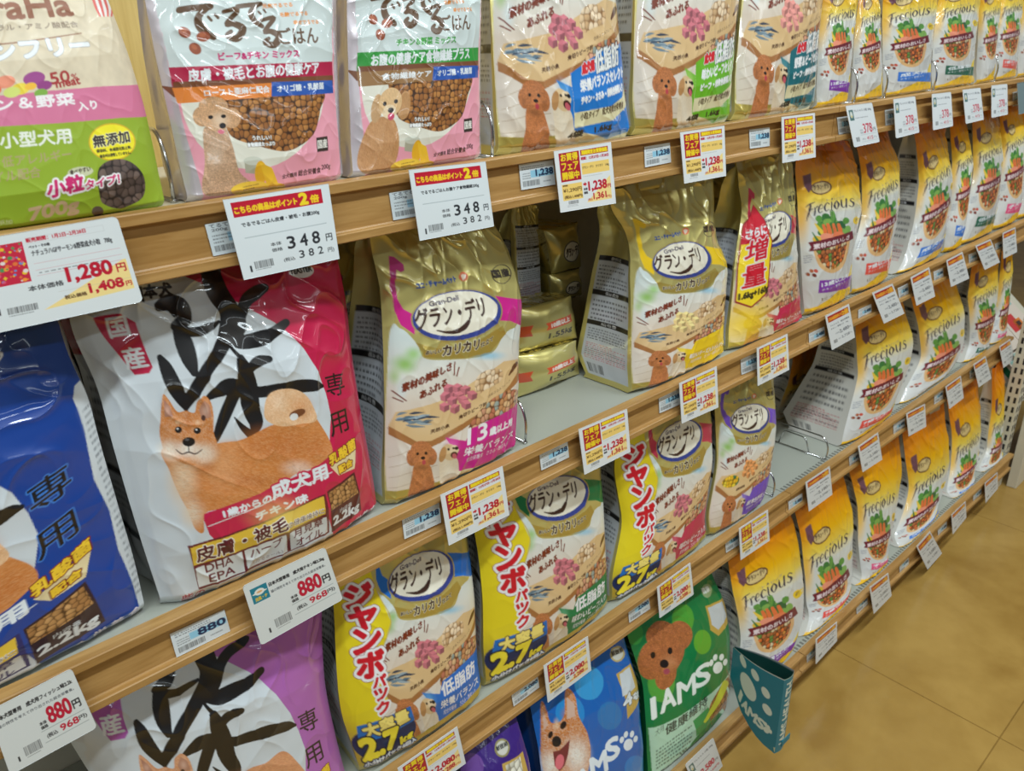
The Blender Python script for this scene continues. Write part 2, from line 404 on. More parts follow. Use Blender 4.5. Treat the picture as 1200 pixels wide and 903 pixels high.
    def fine(s, pts, rows, col, fill=.8, seed=5, bg=None):
        """rows of print too small to read, inside a quad TL,TR,BR,BL"""
        rs = np.random.RandomState(seed); q = [np.array(p, float) for p in pts]
        if bg: s.poly(pts, bg)
        for i in range(rows):
            a = (i + .3) / rows; b = (i + .75) / rows; x = 0.02; end = .98 if rs.rand() > .3 else .4 + .5 * rs.rand()
            while x < end:
                w = (.03 + .06 * rs.rand()) * fill; P = lambda u, v: q[0] * (1 - u) * (1 - v) + q[1] * u * (1 - v) + q[2] * u * v + q[3] * (1 - u) * v
                s.poly([P(x, a), P(min(x + w, end), a), P(min(x + w, end), b), P(x, b)], col, .75); x += w + .015 + .02 * rs.rand()
    def barcode(s, x, y, w, h, seed=2, col=(40, 40, 45)):
        rs = np.random.RandomState(seed); t = 0
        while t < w:
            k = w * (.008 + .016 * rs.rand()); s.poly([(x + t, y), (x + t + k, y), (x + t + k, y + h), (x + t, y + h)], col); t += k + w * (.008 + .018 * rs.rand())
    def sample(s, k):
        nh, nw = s.h // k, s.w // k
        return s.c[:nh * k, :nw * k].reshape(nh, k, nw, k, 4).mean((1, 3))

# ------------------------------------------------------------------ grids carrying print
def grid_mesh(name, P, mat, parent=None, colors=None, flip=False, smooth=True):
    """P: (nv, nu, 3) points"""
    nv, nu = P.shape[:2]; me = bpy.data.meshes.new(name)
    i = np.arange(nv * nu).reshape(nv, nu); a, b, c, d = i[:-1, :-1], i[:-1, 1:], i[1:, 1:], i[1:, :-1]
    q = np.stack([a, b, c, d] if not flip else [a, d, c, b], -1).reshape(-1, 4); nf = len(q)
    me.vertices.add(nv * nu); me.vertices.foreach_set('co', P.reshape(-1).astype(np.float32))
    me.loops.add(nf * 4); me.loops.foreach_set('vertex_index', q.reshape(-1).astype(np.int32))
    me.polygons.add(nf); me.polygons.foreach_set('loop_start', np.arange(0, nf * 4, 4, dtype=np.int32))
    me.update(calc_edges=True)
    if smooth: me.polygons.foreach_set('use_smooth', np.ones(nf, bool))
    at = me.color_attributes.new('print', 'FLOAT_COLOR', 'POINT')
    cc = np.ones((nv, nu, 4), np.float32) if colors is None else colors.astype(np.float32)
    at.data.foreach_set('color', np.ascontiguousarray(cc).reshape(-1))
    me.materials.append(mat)
    o = bpy.data.objects.new(name, me); C.objects.link(o)
    if parent is not None:
        o.parent = parent; o.matrix_parent_inverse = Matrix.Translation(-parent.location)
    return o

ROWS = {}
class Bag:
    """a gusseted pouch standing on a shelf: the outline of its front face (bottom to top), a depth, a lean and wrinkles"""
    def __init__(s, L, R, shelf, y0=0.03, lean=0.05, d=0.12, bulge=0.022, dy=0.0, base=True, seed=1, wr=1.0, seal=0.07, top_clip=None, gus=0.25, dr=None):
        s.shelf, s.y0, s.lean, s.d, s.bulge, s.seed, s.wr, s.seal, s.gus = shelf, FRONT[shelf] + y0, lean, d, bulge, seed, wr, seal, gus
        s.z0 = DECK[shelf]; s.dr = d if dr is None else dr
        def edge(pts):
            p = np.array(pts, float); l = np.concatenate([[0], np.cumsum(np.hypot(*np.diff(p, axis=0).T))]); v = l / l[-1]
            Q = np.array([at_y(a, b, s.y0 + s.lean * t ** 1.2) for (a, b), t in zip(p, v)])
            if base: Q[0] = at_y(p[0][0], p[0][1], s.y0); Q[0][2] = s.z0 + .0015
            return v, Q
        s.eL, s.eR = edge(L), edge(R)
        ceil = {'A': 9.0, 'B': DECK['A'] - .040, 'C': DECK['B'] - .040, 'D': DECK['C'] - .040}[shelf]
        for v, Q in (s.eL, s.eR): Q[:, 2] = np.minimum(Q[:, 2], ceil); Q[1:, 2] = np.maximum(Q[1:, 2], s.z0 + .01)
        g = np.linspace(0, 1, 40)
        s.eL = (g, s.edge(s.eL, g)); s.eR = (g, s.edge(s.eR, g))
        for _, Q in (s.eL, s.eR): Q[:, 2] = np.maximum.accumulate(Q[:, 2])
        s.cx = (s.eL[1][:, 0].mean() + s.eR[1][:, 0].mean()) / 2; gap = .010
        for o in ROWS.setdefault(shelf, []):
            if s.y0 > o.y0 + o.d * .9 or o.y0 > s.y0 + s.d * .9: continue
            if o.cx < s.cx: mine, theirs, sg = s.eL[1], o.eR[1], 1
            else: mine, theirs, sg = s.eR[1], o.eL[1], -1
            near = np.stack([np.interp(mine[:, 2] + dz, theirs[:, 2], theirs[:, 0]) for dz in (-.012, 0, .012)]) * sg
            lim = near.max(0) * sg + sg * gap
            lim = np.where(mine[:, 2] > theirs[:, 2].max() + .02, mine[:, 0], lim)
            mine[:, 0] = np.maximum(mine[:, 0], lim) if sg > 0 else np.minimum(mine[:, 0], lim)
        s.eR[1][:, 0] = np.minimum(s.eR[1][:, 0], X1 - .006)
        s.eL[1][:, 0] = np.minimum(s.eL[1][:, 0], s.eR[1][:, 0] - .01)
        ROWS[shelf].append(s)
    def edge(s, e, v):
        vv, Q = e; w = .035
        f = lambda t: np.stack([np.interp(np.clip(t, 0, 1), vv, Q[:, i]) for i in range(3)], -1)
        a = (f(v - w) + 2 * f(v) + f(v + w)) / 4
        k = np.clip(np.minimum(v, 1 - v) / w, 0, 1)[..., None]
        return a * k + f(v) * (1 - k)
    def front(s, u, v, wrinkle=True):
        A, B = s.edge(s.eL, v), s.edge(s.eR, v); P = A * (1 - u[..., None]) + B * u[..., None]
        env = np.clip((1 - s.seal - v) / (.35), 0, 1) ** .7 * (.45 + .55 * np.clip(v / .14, 0, 1))
        cu = 1 - np.abs(2 * u - 1) ** 2.6
        out = s.bulge * env * cu
        rnd = .010 * np.clip(1 - v / .03, 0, 1) ** 2
        out = out - rnd - .006 * (np.abs(2 * u - 1) ** 14) * env
        if wrinkle:
            n1 = vnoise(u * 3.2 + s.seed, v * 4.3, s.seed) - .5
            t = v * 2.2 + u * .9 * math.sin(s.seed) + s.seed
            r1 = 1 - np.abs(2 * vnoise(u * 4.5 + v * 2 + s.seed, t * 2.6, s.seed + 3) - 1)
            r2 = 1 - np.abs(2 * vnoise(u * 8 - v * 5 + 7, v * 7 + u * 4, s.seed + 5) - 1)
            r3 = 1 - np.abs(2 * vnoise(u * 5 + v * 9 + 2, v * 3 - u * 7, s.seed + 9) - 1)
            amp = .35 + .9 * np.clip((v - .45) / .5, 0, 1) + .35 * np.clip(.15 - v, 0, .15) / .15
            fade = np.clip(np.minimum(u, 1 - u) / .04, .25, 1)
            out = out + s.wr * amp * fade * (.004 * n1 + .0028 * r1 ** 3 + .0022 * r2 ** 5 + .0020 * r3 ** 6)
        P = P.copy(); P[..., 1] -= out
        if wrinkle:
            tt = np.clip((v - .86) / .14, 0, 1); P[..., 1] += s.wr * tt * .006 * np.sin(u * 9 + s.seed)
        return P
    def depth(s, v, d): return d * (np.clip(1 - v / (1.0 - s.seal * .6), 0, 1) ** .55) * (1 - .25 * np.clip(.12 - v, 0, .12) / .12) + .003
    def side(s, right, t, v):
        e = s.eR if right else s.eL; A = s.front(np.full_like(v, 1.0 if right else 0.0), v, True)
        D = s.depth(v, s.dr if right else s.d); P = A.copy(); P[..., 1] += D * t
        inward = np.sin(np.pi * t) * D * s.gus * np.clip(v * 1.6 - .1, 0, 1)
        P[..., 0] += inward * (-1 if right else 1)
        n = vnoise(t * 3 + 11, v * 9, s.seed + 21) * .005 * s.wr * np.sin(np.pi * t)
        P[..., 0] += n * (-1 if right else 1)
        return P
    def inv(s, W, H):
        """from the photograph's pixels to the print's own coordinates (the front face seen flat)"""
        n = 90; g = np.linspace(0, 1, n); V, U = np.meshgrid(g, g, indexing='ij')
        pr = project(s.front(U, V, False))
        du = np.gradient(pr, g, axis=1); dv = np.gradient(pr, g, axis=0)
        flat = pr.reshape(-1, 2)
        def M(p):
            p = np.atleast_2d(np.asarray(p, float))[:, :2]; out = np.empty_like(p)
            for i, q in enumerate(p):
                k = np.argmin(((flat - q) ** 2).sum(1)); a, b = divmod(k, n); J = np.stack([du[a, b], dv[a, b]], 1)
                if a < 2 or a > n - 3 or b < 2 or b > n - 3:
                    a2, b2 = min(max(a, 6), n - 7), min(max(b, 6), n - 7); J = np.stack([du[a2, b2], dv[a2, b2]], 1)
                st = np.linalg.solve(J, q - flat[k]); lim = .06 if (3 < a < n - 4 and 3 < b < n - 4) else (.12 if ((flat[k] - q) ** 2).sum() < 200 else 1.2)
                st = np.clip(st, -lim, lim)
                out[i] = ((g[b] + st[0]) * W, (1 - (g[a] + st[1])) * H)
            return out
        return M
    def build(s, label, art, k, mat, side_art=None, side_k=3, back_col=(150, 140, 100), back_metal=0.0, group=None, name='dog_food_bag', cat='pet food bag', right_art=None):
        smp = art.sample(k); nv, nu = smp.shape[:2]
        c0 = (s.eL[1][0] + s.eR[1][0]) / 2
        root = empty(name, (c0[0], s.y0 + s.d / 2, s.z0)); tag(root, label, cat, group)
        U, V = np.meshgrid(np.linspace(0, 1, nu), np.linspace(1, 0, nv))
        grid_mesh('front_panel', s.front(U, V), mat, root, smp, flip=True)
        sm = (side_art or PLAIN_SIDE).sample(side_k); sv, su = sm.shape[:2]
        T, V2 = np.meshgrid(np.linspace(1, 0, su), np.linspace(1, 0, sv))
        grid_mesh('side_panel', s.side(False, T, V2), mat, root, sm, flip=True)
        sm = (right_art or side_art or PLAIN_SIDE).sample(side_k * 2); sv, su = sm.shape[:2]
        T, V2 = np.meshgrid(np.linspace(0, 1, su), np.linspace(1, 0, sv))
        grid_mesh('side_panel', s.side(True, T, V2), mat, root, sm, flip=True)
        g = np.linspace(1, 0, 50); A = s.side(False, np.ones(50), g); B = s.side(True, np.ones(50), g)
        w = np.linspace(0, 1, 16)[None, :, None]; P = A[:, None] * (1 - w) + B[:, None] * w
        col = np.zeros((50, 16, 4)); col[..., :3] = lin(back_col); col[..., 3] = back_metal
        grid_mesh('back_panel', P, mat, root, col)
        return root
# ------------------------------------------------------------------ printed artwork, one function per kind of bag
WHITE = (226, 230, 232)
# ---- bag outlines, bottom to top
def affine_fit(src, dst):
    A = np.c_[np.array(src, float), np.ones(len(src))]; X, *_ = np.linalg.lstsq(A, np.array(dst, float), rcond=None)
    return lambda pts: [tuple(q) for q in np.c_[np.array(pts, float), np.ones(len(pts))] @ X]
RED_L = [(192, 712), (160, 612), (133, 520), (117, 455), (82, 384), (78, 330), (80, 285)]
RED_R = [(444, 606), (440, 560), (425, 480), (413, 400), (405, 340), (392, 285), (380, 262)]
SHIBA = Bag(RED_L, RED_R, 'B', y0=0.025, lean=0.05, d=0.09, bulge=0.032, seed=3, wr=1.55, seal=.04, gus=.1)
AS = SHIBA.inv(1020, 1320)

def shiba_art(main, dark, badge, blue=False, purple=False):
    a = Art(1020, 1320, (206, 212, 216), M=AS)
    a.speckle(a.full(), .03, 60, 4)
    a.poly([(182, 322), (205, 319), (238, 333), (270, 350), (320, 377), (335, 388), (355, 408), (372, 435), (381, 460), (387, 486), (385, 532),
            (370, 546), (300, 578), (244, 598), (238, 601), (238, 608), (245, 625), (251, 631), (262, 629), (379, 582), (384, 606), (386, 630), (480, 640), (470, 400), (440, 250), (190, 250)], main)
    K = (22, 20, 22)
    for st in ([(244, 300, 22), (246, 322, 22), (254, 343, 22), (266, 365, 20), (264, 388, 18), (252, 415, 16), (234, 445, 13), (220, 466, 9)],
               [(306, 337, 11), (298, 342, 14), (286, 352, 14), (279, 368, 14), (278, 385, 15), (268, 398, 15)],
               [(334, 378, 9), (320, 388, 13), (302, 396, 17), (283, 400, 15), (268, 396, 12)],
               [(184, 358, 10), (196, 354, 18), (208, 360, 22), (212, 372, 18), (204, 380, 12)],
               [(206, 380, 12), (214, 400, 18), (221, 420, 16), (227, 436, 8)],
               [(207, 387, 11), (228, 387, 11), (246, 380, 8), (254, 376, 4)],
               [(187, 418, 6), (194, 430, 13), (203, 450, 16), (213, 468, 12), (219, 481, 3)],
               [(240, 440, 12), (228, 458, 13), (218, 478, 6)],
               [(280, 419, 9), (286, 435, 17), (291, 455, 20), (294, 478, 18), (300, 495, 15), (297, 508, 6)],
               [(313, 420, 8), (301, 423, 12), (292, 432, 10), (288, 446, 8)],
               [(243, 466, 6), (256, 458, 13), (272, 452, 17), (300, 459, 12), (325, 456, 13), (350, 452, 14), (368, 451, 12), (377, 452, 4)],
               [(274, 462, 14), (263, 488, 13), (255, 508, 9), (251, 519, 4)],
               [(275, 489, 1.5), (284, 500, 6), (294, 509, 9)],
               [(262, 392, 5), (268, 405, 3), (280, 418, 5)]):
        a.brush([(x, y, w * 1.12) for x, y, w in st], K)
    # the dog: body, curled tail, head
    O = (206, 128, 66); Cc = (228, 200, 168); O2 = (190, 108, 50)
    if purple: O = (216, 150, 110); O2 = (200, 130, 90)
    body = [(252, 519), (286, 514), (317, 498), (339, 493), (361, 482), (377, 500), (387, 520), (386, 536), (372, 546), (349, 553), (321, 573), (266, 592), (240, 600), (238, 622), (228, 618), (220, 598), (208, 575), (198, 550), (191, 524)]
    mk = a.poly_mask(body, True); a.put(mk, O)
    a.soft(330, 520, 60, 30, O2, .8); a.soft(262, 545, 30, 40, (222, 160, 110), .7); a.soft(214, 560, 26, 50, Cc, 1); a.soft(225, 600, 20, 26, (226, 205, 180), 1)
    a.soft(349, 548, 26, 14, (228, 196, 178), 1); a.soft(236, 590, 6, 6, (210, 140, 100), .5)
    a.soft(372, 525, 18, 26, O2, .6); a.soft(300, 562, 50, 14, (168, 92, 44), .5); a.soft(240, 548, 20, 12, (176, 100, 50), .55); a.soft(270, 522, 24, 10, (226, 150, 92), .6)
    a.speckle(mk, .08, 9, 11); a.fur(mk, 2600, 15, 2.2, [(226, 156, 98), (178, 98, 44), (236, 184, 134)], 20, .5, .32, 12)
    a.poly([(238, 601), (238, 608), (245, 625), (251, 631), (262, 629), (300, 614), (300, 578), (244, 598)], main)
    a.poly([(300, 578), (370, 546), (386, 532), (386, 560), (379, 582), (300, 614)], main)
    if not purple:
        tl = a.poly_mask([(312, 492), (309, 478), (314, 463), (326, 456), (341, 455), (356, 461), (366, 475), (370, 492), (352, 496), (330, 499)], True)
        a.put(tl, (232, 186, 142)); a.soft(352, 478, 20, 22, O, .7); a.soft(325, 470, 16, 16, (240, 208, 176), .7); a.speckle(tl, .10, 8, 12); a.fur(tl, 900, 14, 2.2, [(246, 216, 180), (206, 146, 92)], -60, 1.6, .4, 15)
        a.ell(348, 484, 10, 4.5, (120, 70, 40), -20); a.ell(344, 488, 5, 4, (222, 220, 216), -20)
    hd = [(187, 508), (188, 488), (189, 470), (191, 461), (198, 468), (208, 482), (218, 481), (228, 483), (231, 470), (239, 463), (247, 471), (250, 486), (250, 505), (254, 522), (244, 538), (226, 544), (206, 538), (193, 528)]
    mk = a.poly_mask(hd, True); a.put(mk, O)
    a.soft(219, 498, 18, 14, O2, .5)
    a.soft(198, 526, 20, 18, (236, 222, 204), 1); a.soft(238, 530, 24, 18, (232, 216, 196), 1); a.soft(219, 526, 22, 14, (240, 232, 220), 1)
    a.soft(208, 494, 5, 4, (232, 190, 150), .9); a.soft(231, 494, 5, 4, (232, 190, 150), .9)
    a.soft(196, 498, 7, 12, (196, 116, 58), .5); a.soft(246, 500, 7, 14, (190, 110, 54), .6); a.soft(219, 487, 5, 9, (176, 96, 44), .5); a.soft(221, 520, 11, 9, (246, 238, 226), .9)
    a.speckle(mk, .05, 7, 14); a.fur(mk, 900, 11, 2.0, [(236, 182, 130), (186, 108, 56), (246, 226, 200)], 80, 1.2, .3, 14)
    a.poly([(191, 466), (199, 476), (203, 487), (193, 488)], (176, 124, 104)); a.soft(196, 480, 6, 9, (214, 170, 150), .8)
    a.poly([(238, 468), (245, 474), (248, 488), (236, 490), (233, 480)], (186, 132, 108)); a.soft(240, 480, 6, 10, (216, 176, 156), .8); a.ell(238, 489, 2.4, 3.4, (80, 50, 40))
    for ex, ey in ((209, 503), (231, 504)): a.ell(ex, ey, 4.2, 3.8, (30, 24, 22)); a.ell(ex - 1, ey - 1.2, 1.1, 1.0, (240, 240, 240))
    a.ell(221, 517, 7.6, 5.4, (26, 24, 26)); a.ell(219, 514.5, 2.6, 1.3, (90, 90, 95)); a.line((221, 522), (221, 528), 1.2, (60, 45, 40))
    a.brush([(206, 526, 1), (213, 531, 1.5), (221, 529, 1.6), (229, 531, 1.5), (237, 526, 1)], (70, 50, 44))
    # 国産 badge
    a.poly([(108, 371), (139, 366), (158, 377), (179, 430), (175, 437), (158, 439), (120, 392)], badge)
    a.text('国', (130, 396), (153, 392), 23, WHITE, bold=2); a.text('産', (150, 433), (175, 429), 24, WHITE, bold=2)
    if not blue:
        for i, (ch, x, y) in enumerate((('日', 150, 352), ('本', 168, 349), ('犬', 186, 347))): a.text(ch, (x, y), (x + 16, y - 1), 16, K, bold=3)
    # vertical brush lettering
    a.text('専', (384, 466), (405, 460), 27, K, bold=1, out=None if not blue else (60, 120, 200), outw=4)
    a.text('用', (388, 512), (409, 503), 27, K, bold=1, out=None if not blue else (60, 120, 200), outw=4)
    # red band
    a.text('1歳からの', (262, 605), (318, 586), 9, WHITE, bold=2); a.text('成犬用', (320, 585), (384, 558), 18, WHITE, bold=3, out=main, outw=7)
    a.text('フィッシュ味' if blue else 'チキン味', (300, 609), (361, 586), 10, WHITE, bold=2); a.line((243, 615), (300, 593), 1, WHITE); a.line((300, 593), (388, 552), 1, WHITE)
    # yellow box and white boxes
    a.poly([(219, 638), (380, 577), (384, 622), (232, 689)], dark)
    a.poly([(222, 640), (378, 580), (380, 601), (226, 661)], (226, 186, 62))
    a.soft(330, 605, 50, 30, (240, 214, 120), .5)
    a.text('皮膚・被毛', (231, 658), (337, 619), 17, (88, 20, 36), bold=2, out=(246, 240, 225), outw=3); a.text('の健康維持に', (337, 618), (379, 600), 7, (88, 20, 36), bold=.4, out=(246, 240, 225), outw=2)
    for q in ([(228, 664), (283, 645), (286, 667), (232, 686)], [(286, 644), (334, 625), (336, 645), (289, 664)], [(338, 623), (381, 604), (382, 621), (340, 643)]): a.poly(q, (222, 224, 222))
    a.text('DHA', (241, 669), (273, 658), 9, dark, bold=1); a.text('EPA', (245, 680), (275, 669), 9, dark, bold=1)
    a.text('ハーブ', (293, 652), (330, 637), 10, dark, bold=1); a.text('（カモミール）', (296, 659), (330, 646), 4, dark)
    a.text('月見草', (343, 629), (377, 614), 9, dark, bold=1); a.text('オイル', (346, 638), (376, 625), 8, dark, bold=1)
    # kibble window
    a.poly([(382, 575), (414, 552), (423, 597), (387, 622)], (40, 20, 40) if blue else (84, 22, 36))
    a.pebbles(a.poly_mask([(384, 577), (413, 556), (419, 577), (387, 597)]), 22, [(176, 128, 78), (190, 142, 90), (160, 112, 66)], (84, 52, 28))
    a.text('内容量', (398, 600), (412, 592), 5, WHITE); a.text('2.2kg', (389, 617), (420, 599), 12, WHITE, bold=3)
    a.poly([(386, 546), (416, 522), (414, 548), (396, 556)], (228, 208, 160)); a.text('乳酸菌', (386, 545), (416, 524), 13, (240, 196, 50), bold=2, out=(120, 30, 30), outw=4)
    a.text('配合', (397, 554), (412, 544), 9, (240, 196, 50), bold=2, out=(120, 30, 30), outw=4)
    a.text('柴の', (211, 704), (238, 694), 9, main, bold=1, out=WHITE, outw=4)
    for ch, x, y in (('総', 396, 628), ('合', 404, 622), ('栄', 414, 615), ('養', 423, 609), ('食', 432, 602)): a.text(ch, (x, y), (x + 7, y - 4), 7, (236, 220, 226), bold=1)
    a.ell(351, 317, 16, 9, (230, 230, 230)); a.text('YEASTER', (338, 321), (364, 317), 6, K, bold=2)
    a.ring(351, 317, 16, 9, main, 1.0)
    if blue:
        M0, a.M = a.M, (lambda p: np.asarray(p, float))
        a.poly([(984, 470), (1000, 440), (1020, 440), (1020, 1320), (1004, 1300), (998, 1180), (984, 1040), (992, 900), (976, 760), (986, 600)], (206, 210, 212)); a.fine([(994, 520), (1018, 520), (1018, 1240), (1000, 1240)], 30, (120, 124, 130), seed=8)
        a.M = M0
    return a

# ---- gold pouches
PINK_L = [(452, 594), (454, 500), (452, 400), (447, 335), (434, 285), (425, 250)]
PINK_R = [(606, 537), (609, 480), (612, 400), (616, 352), (600, 300), (580, 262), (570, 235)]
GD = Bag(PINK_L, PINK_R, 'B', y0=0.023, lean=0.05, d=0.125, bulge=0.022, seed=5, wr=1.3)
AG = GD.inv(570, 1020)
GOLD = (216, 202, 124)
def poodle(a, x, y, s, col=(190, 118, 70)):
    d = tuple(int(c * .72) for c in col); l = tuple(min(255, int(c * 1.18)) for c in col)
    mk = a.poly_mask([(x - 8 * s, y + 12 * s), (x + 8 * s, y + 11 * s), (x + 13 * s, y + 28 * s), (x + 12 * s, y + 50 * s), (x + 9 * s, y + 64 * s), (x - 4 * s, y + 66 * s), (x - 16 * s, y + 66 * s), (x - 18 * s, y + 54 * s), (x - 13 * s, y + 34 * s)], True)
    a.curls(mk, 8 * max(s, .8), col, 31); a.soft(x - 2 * s, y + 30 * s, 12 * s, 22 * s, l, .25)
    a.soft(x - 2 * s, y + 62 * s, 4 * s, 10 * s, d, .8)
    for dx, dy, rx, ry in ((-11, 4, 7, 10), (11, 3, 7, 10), (0, -5, 13, 10), (0, 3, 11, 11)):
        mk = a.poly_mask(a.ell_pts(x + dx * s, y + dy * s, rx * s, ry * s)); a.curls(mk, 8 * max(s, .8), col, 33)
    a.soft(x + 2 * s, y + 6 * s, 8 * s, 7 * s, l, .8); a.soft(x - 12 * s, y + 8 * s, 5 * s, 8 * s, d, .6); a.soft(x + 12 * s, y + 7 * s, 5 * s, 8 * s, d, .5); a.soft(x - 1 * s, y + 16 * s, 12 * s, 5 * s, d, .7)
    a.ell(x - 4.5 * s, y + 0 * s, 1.8 * s, 1.8 * s, (25, 18, 15)); a.ell(x + 5.5 * s, y - .6 * s, 1.8 * s, 1.8 * s, (25, 18, 15)); a.ell(x + 2 * s, y + 5 * s, 2.6 * s, 2 * s, (25, 18, 18)); a.ell(x + 3 * s, y + 10 * s, 2.2 * s, 2.8 * s, (190, 70, 80))
def retriever(a, x, y, s):
    mk = a.poly_mask([(x - 10 * s, y + 8 * s), (x + 9 * s, y + 8 * s), (x + 11 * s, y + 26 * s), (x + 9 * s, y + 46 * s), (x - 12 * s, y + 48 * s), (x - 13 * s, y + 26 * s)], True)
    a.put(mk, (230, 212, 184)); a.soft(x, y + 28 * s, 10 * s, 20 * s, (240, 228, 206), .7); a.speckle(mk, .08, 5, 40)
    a.ell(x, y, 10 * s, 10.5 * s, (222, 190, 144), -20); a.ell(x + 6 * s, y - 3 * s, 6 * s, 6 * s, (232, 206, 168)); a.ell(x - 8.5 * s, y + 3 * s, 4.5 * s, 10 * s, (190, 140, 88), 15)
    a.ell(x + 9 * s, y - 5 * s, 2.6 * s, 2.2 * s, (30, 24, 24)); a.ell(x - 1 * s, y - 3.5 * s, 1.6 * s, 1.6 * s, (28, 20, 18)); a.ell(x + 5 * s, y - 5 * s, 1.4 * s, 1.4 * s, (28, 20, 18))
    a.ell(x + 6 * s, y + 3.5 * s, 4.5 * s, 4 * s, (70, 30, 30), -25); a.ell(x + 6.5 * s, y + 5 * s, 2.8 * s, 3.4 * s, (206, 96, 110), -15)
def gran_art(rib, rib2, big='', mid='', small='', meat='beef', tag10=None, red_side=False):
    a = Art(570, 1020, GOLD, metal=.52, M=AG)
    # photograph area
    mk = a.poly_mask([(456, 398), (470, 385), (488, 402), (497, 419), (530, 421), (574, 414), (590, 392), (602, 384), (611, 384), (612, 480), (607, 500), (560, 552), (500, 585), (456, 592)], True)
    a.vgrad(mk, [(.44, (212, 222, 218)), (.55, (224, 222, 212)), (.66, (224, 208, 190)), (.85, (226, 214, 200)), (1, (214, 196, 170))])
    a.soft(474, 426, 20, 16, (140, 190, 80), .9); a.soft(484, 414, 14, 12, (150, 200, 100), .8); a.soft(462, 440, 10, 14, (160, 196, 110), .7)
    a.soft(572, 416, 26, 8, (140, 200, 228), .8); a.soft(470, 455, 10, 20, (214, 228, 230), .7)
    for i in range(5): a.line((456, 535 + i * 12), (500 + i * 6, 520 + i * 12), .8, (196, 176, 152))
    # gold foot
    a.poly([(450, 574), (478, 572), (530, 556), (606, 524), (614, 560), (450, 610)], (200, 178, 88), metal=.52)
    # ribbon behind the name
    a.poly([(456, 300), (462, 301), (473, 310), (474, 317), (470, 319), (465, 316), (463, 330), (465, 350), (473, 362), (486, 369), (486, 392), (470, 381), (461, 364), (456, 338)], rib, smooth=False)
    a.poly([(578, 346), (621, 351), (615, 384), (597, 376), (578, 375)], rib)
    a.poly(a.ell_pts(535, 369, 53.5, 31, -8), (200, 180, 110), metal=.55); a.poly(a.ell_pts(535, 369, 52, 29, -8), (52, 66, 140)); a.poly(a.ell_pts(534, 367, 48, 25.5, -8), (232, 224, 204))
    K = (64, 40, 32)
    a.text('グラン・デリ', (488, 387), (569, 370), 25, K, bold=2.5, arc=.0); a.brush([(512, 387, 1.5), (528, 389, 4), (542, 384, 6), (549, 376, 4)], K)
    a.text('Gran-Deli', (503, 359), (537, 351), 6, (80, 70, 90), bold=.8)
    a.text('ユニ・チャームペット', (488, 339), (535, 330), 7, (44, 84, 160), bold=1.5); a.ell(542.5, 324, 5.5, 5.5, (226, 112, 70)); a.poly([(539, 323), (542, 321), (546, 322), (545, 326), (542, 329)], (240, 220, 200))
    a.ring(587, 321, 11.5, 11.5, (60, 50, 40), 1.2); a.text('国産', (577, 326), (597, 323), 9, (50, 42, 36), bold=1.5)
    a.poly([(487, 401), (513, 408), (547, 404), (588, 381), (592, 391), (574, 412), (545, 419), (520, 420), (497, 418)], (196, 170, 84), metal=.5)
    a.text('おいしい', (498, 415), (517, 413), 5, K, bold=1, out=(236, 228, 200), outw=1.5); a.text('カリカリ', (519, 417), (560, 408), 12, K, bold=2, out=(236, 228, 200), outw=2); a.text('仕立て', (562, 407), (577, 399), 6, K, bold=1, out=(236, 228, 200), outw=1.5)
    Rb = (122, 48, 26)
    a.text('素材の美味しさ', (471, 459), (529, 433), 10, Rb, bold=1.5, out=(240, 236, 228), outw=1); a.text('あふれる', (492, 467), (524, 452), 9, Rb, bold=1.5, out=(240, 236, 228), outw=1)
    for p in (((459, 457), (476, 469)), ((460, 465), (472, 470)), ((533, 424), (532, 439)), ((538, 430), (535, 440))): a.line(p[0], p[1], 1.5, Rb)
    # board
    a.poly([(455, 500), (463, 484), (520, 470), (560, 444), (590, 424), (606, 420), (607, 438), (598, 455), (560, 490), (545, 501), (507, 523), (488, 524), (455, 508)], (168, 112, 62))
    a.poly([(455, 498), (463, 482), (520, 468), (560, 443), (590, 423), (606, 420), (606, 434), (597, 450), (560, 484), (545, 494), (506, 516), (489, 517)], (222, 186, 134))
    a.soft(500, 500, 40, 14, (228, 196, 148), .7); a.brush([(596, 439, 1.5), (602, 429, 4), (605, 424, 2)], (96, 52, 30))
    rs = np.random.RandomState(3)
    if meat == 'veg':
        a.pebbles(a.poly_mask(a.ell_pts(488, 491, 22, 11, -10)), 20, [(230, 180, 40), (226, 200, 60), (60, 120, 80), (240, 190, 50)], (140, 110, 30))
    else:
        for i in range(20):
            x = 462 + rs.rand() * 34; y = 483 + rs.rand() * 15; l = 12 + rs.rand() * 12; t = math.radians(-30 + rs.rand() * 60)
            a.brush([(x, y, .8), (x + l * .4 * math.cos(t), y + l * .4 * math.sin(t), 3.0), (x + l * math.cos(t), y + l * math.sin(t) * .6, .6)], [(92, 116, 132), (50, 64, 84), (156, 172, 180), (112, 134, 148)][i % 4])
    cub = [(531, 461), (526, 456), (536, 455), (545, 457), (522, 465), (538, 464), (553, 463), (530, 470), (543, 469), (521, 477), (533, 479), (546, 474)]
    mc = {'beef': (196, 112, 122), 'chicken': (226, 150, 140), 'cheese': (238, 206, 140), 'veg': (222, 150, 90)}[meat]
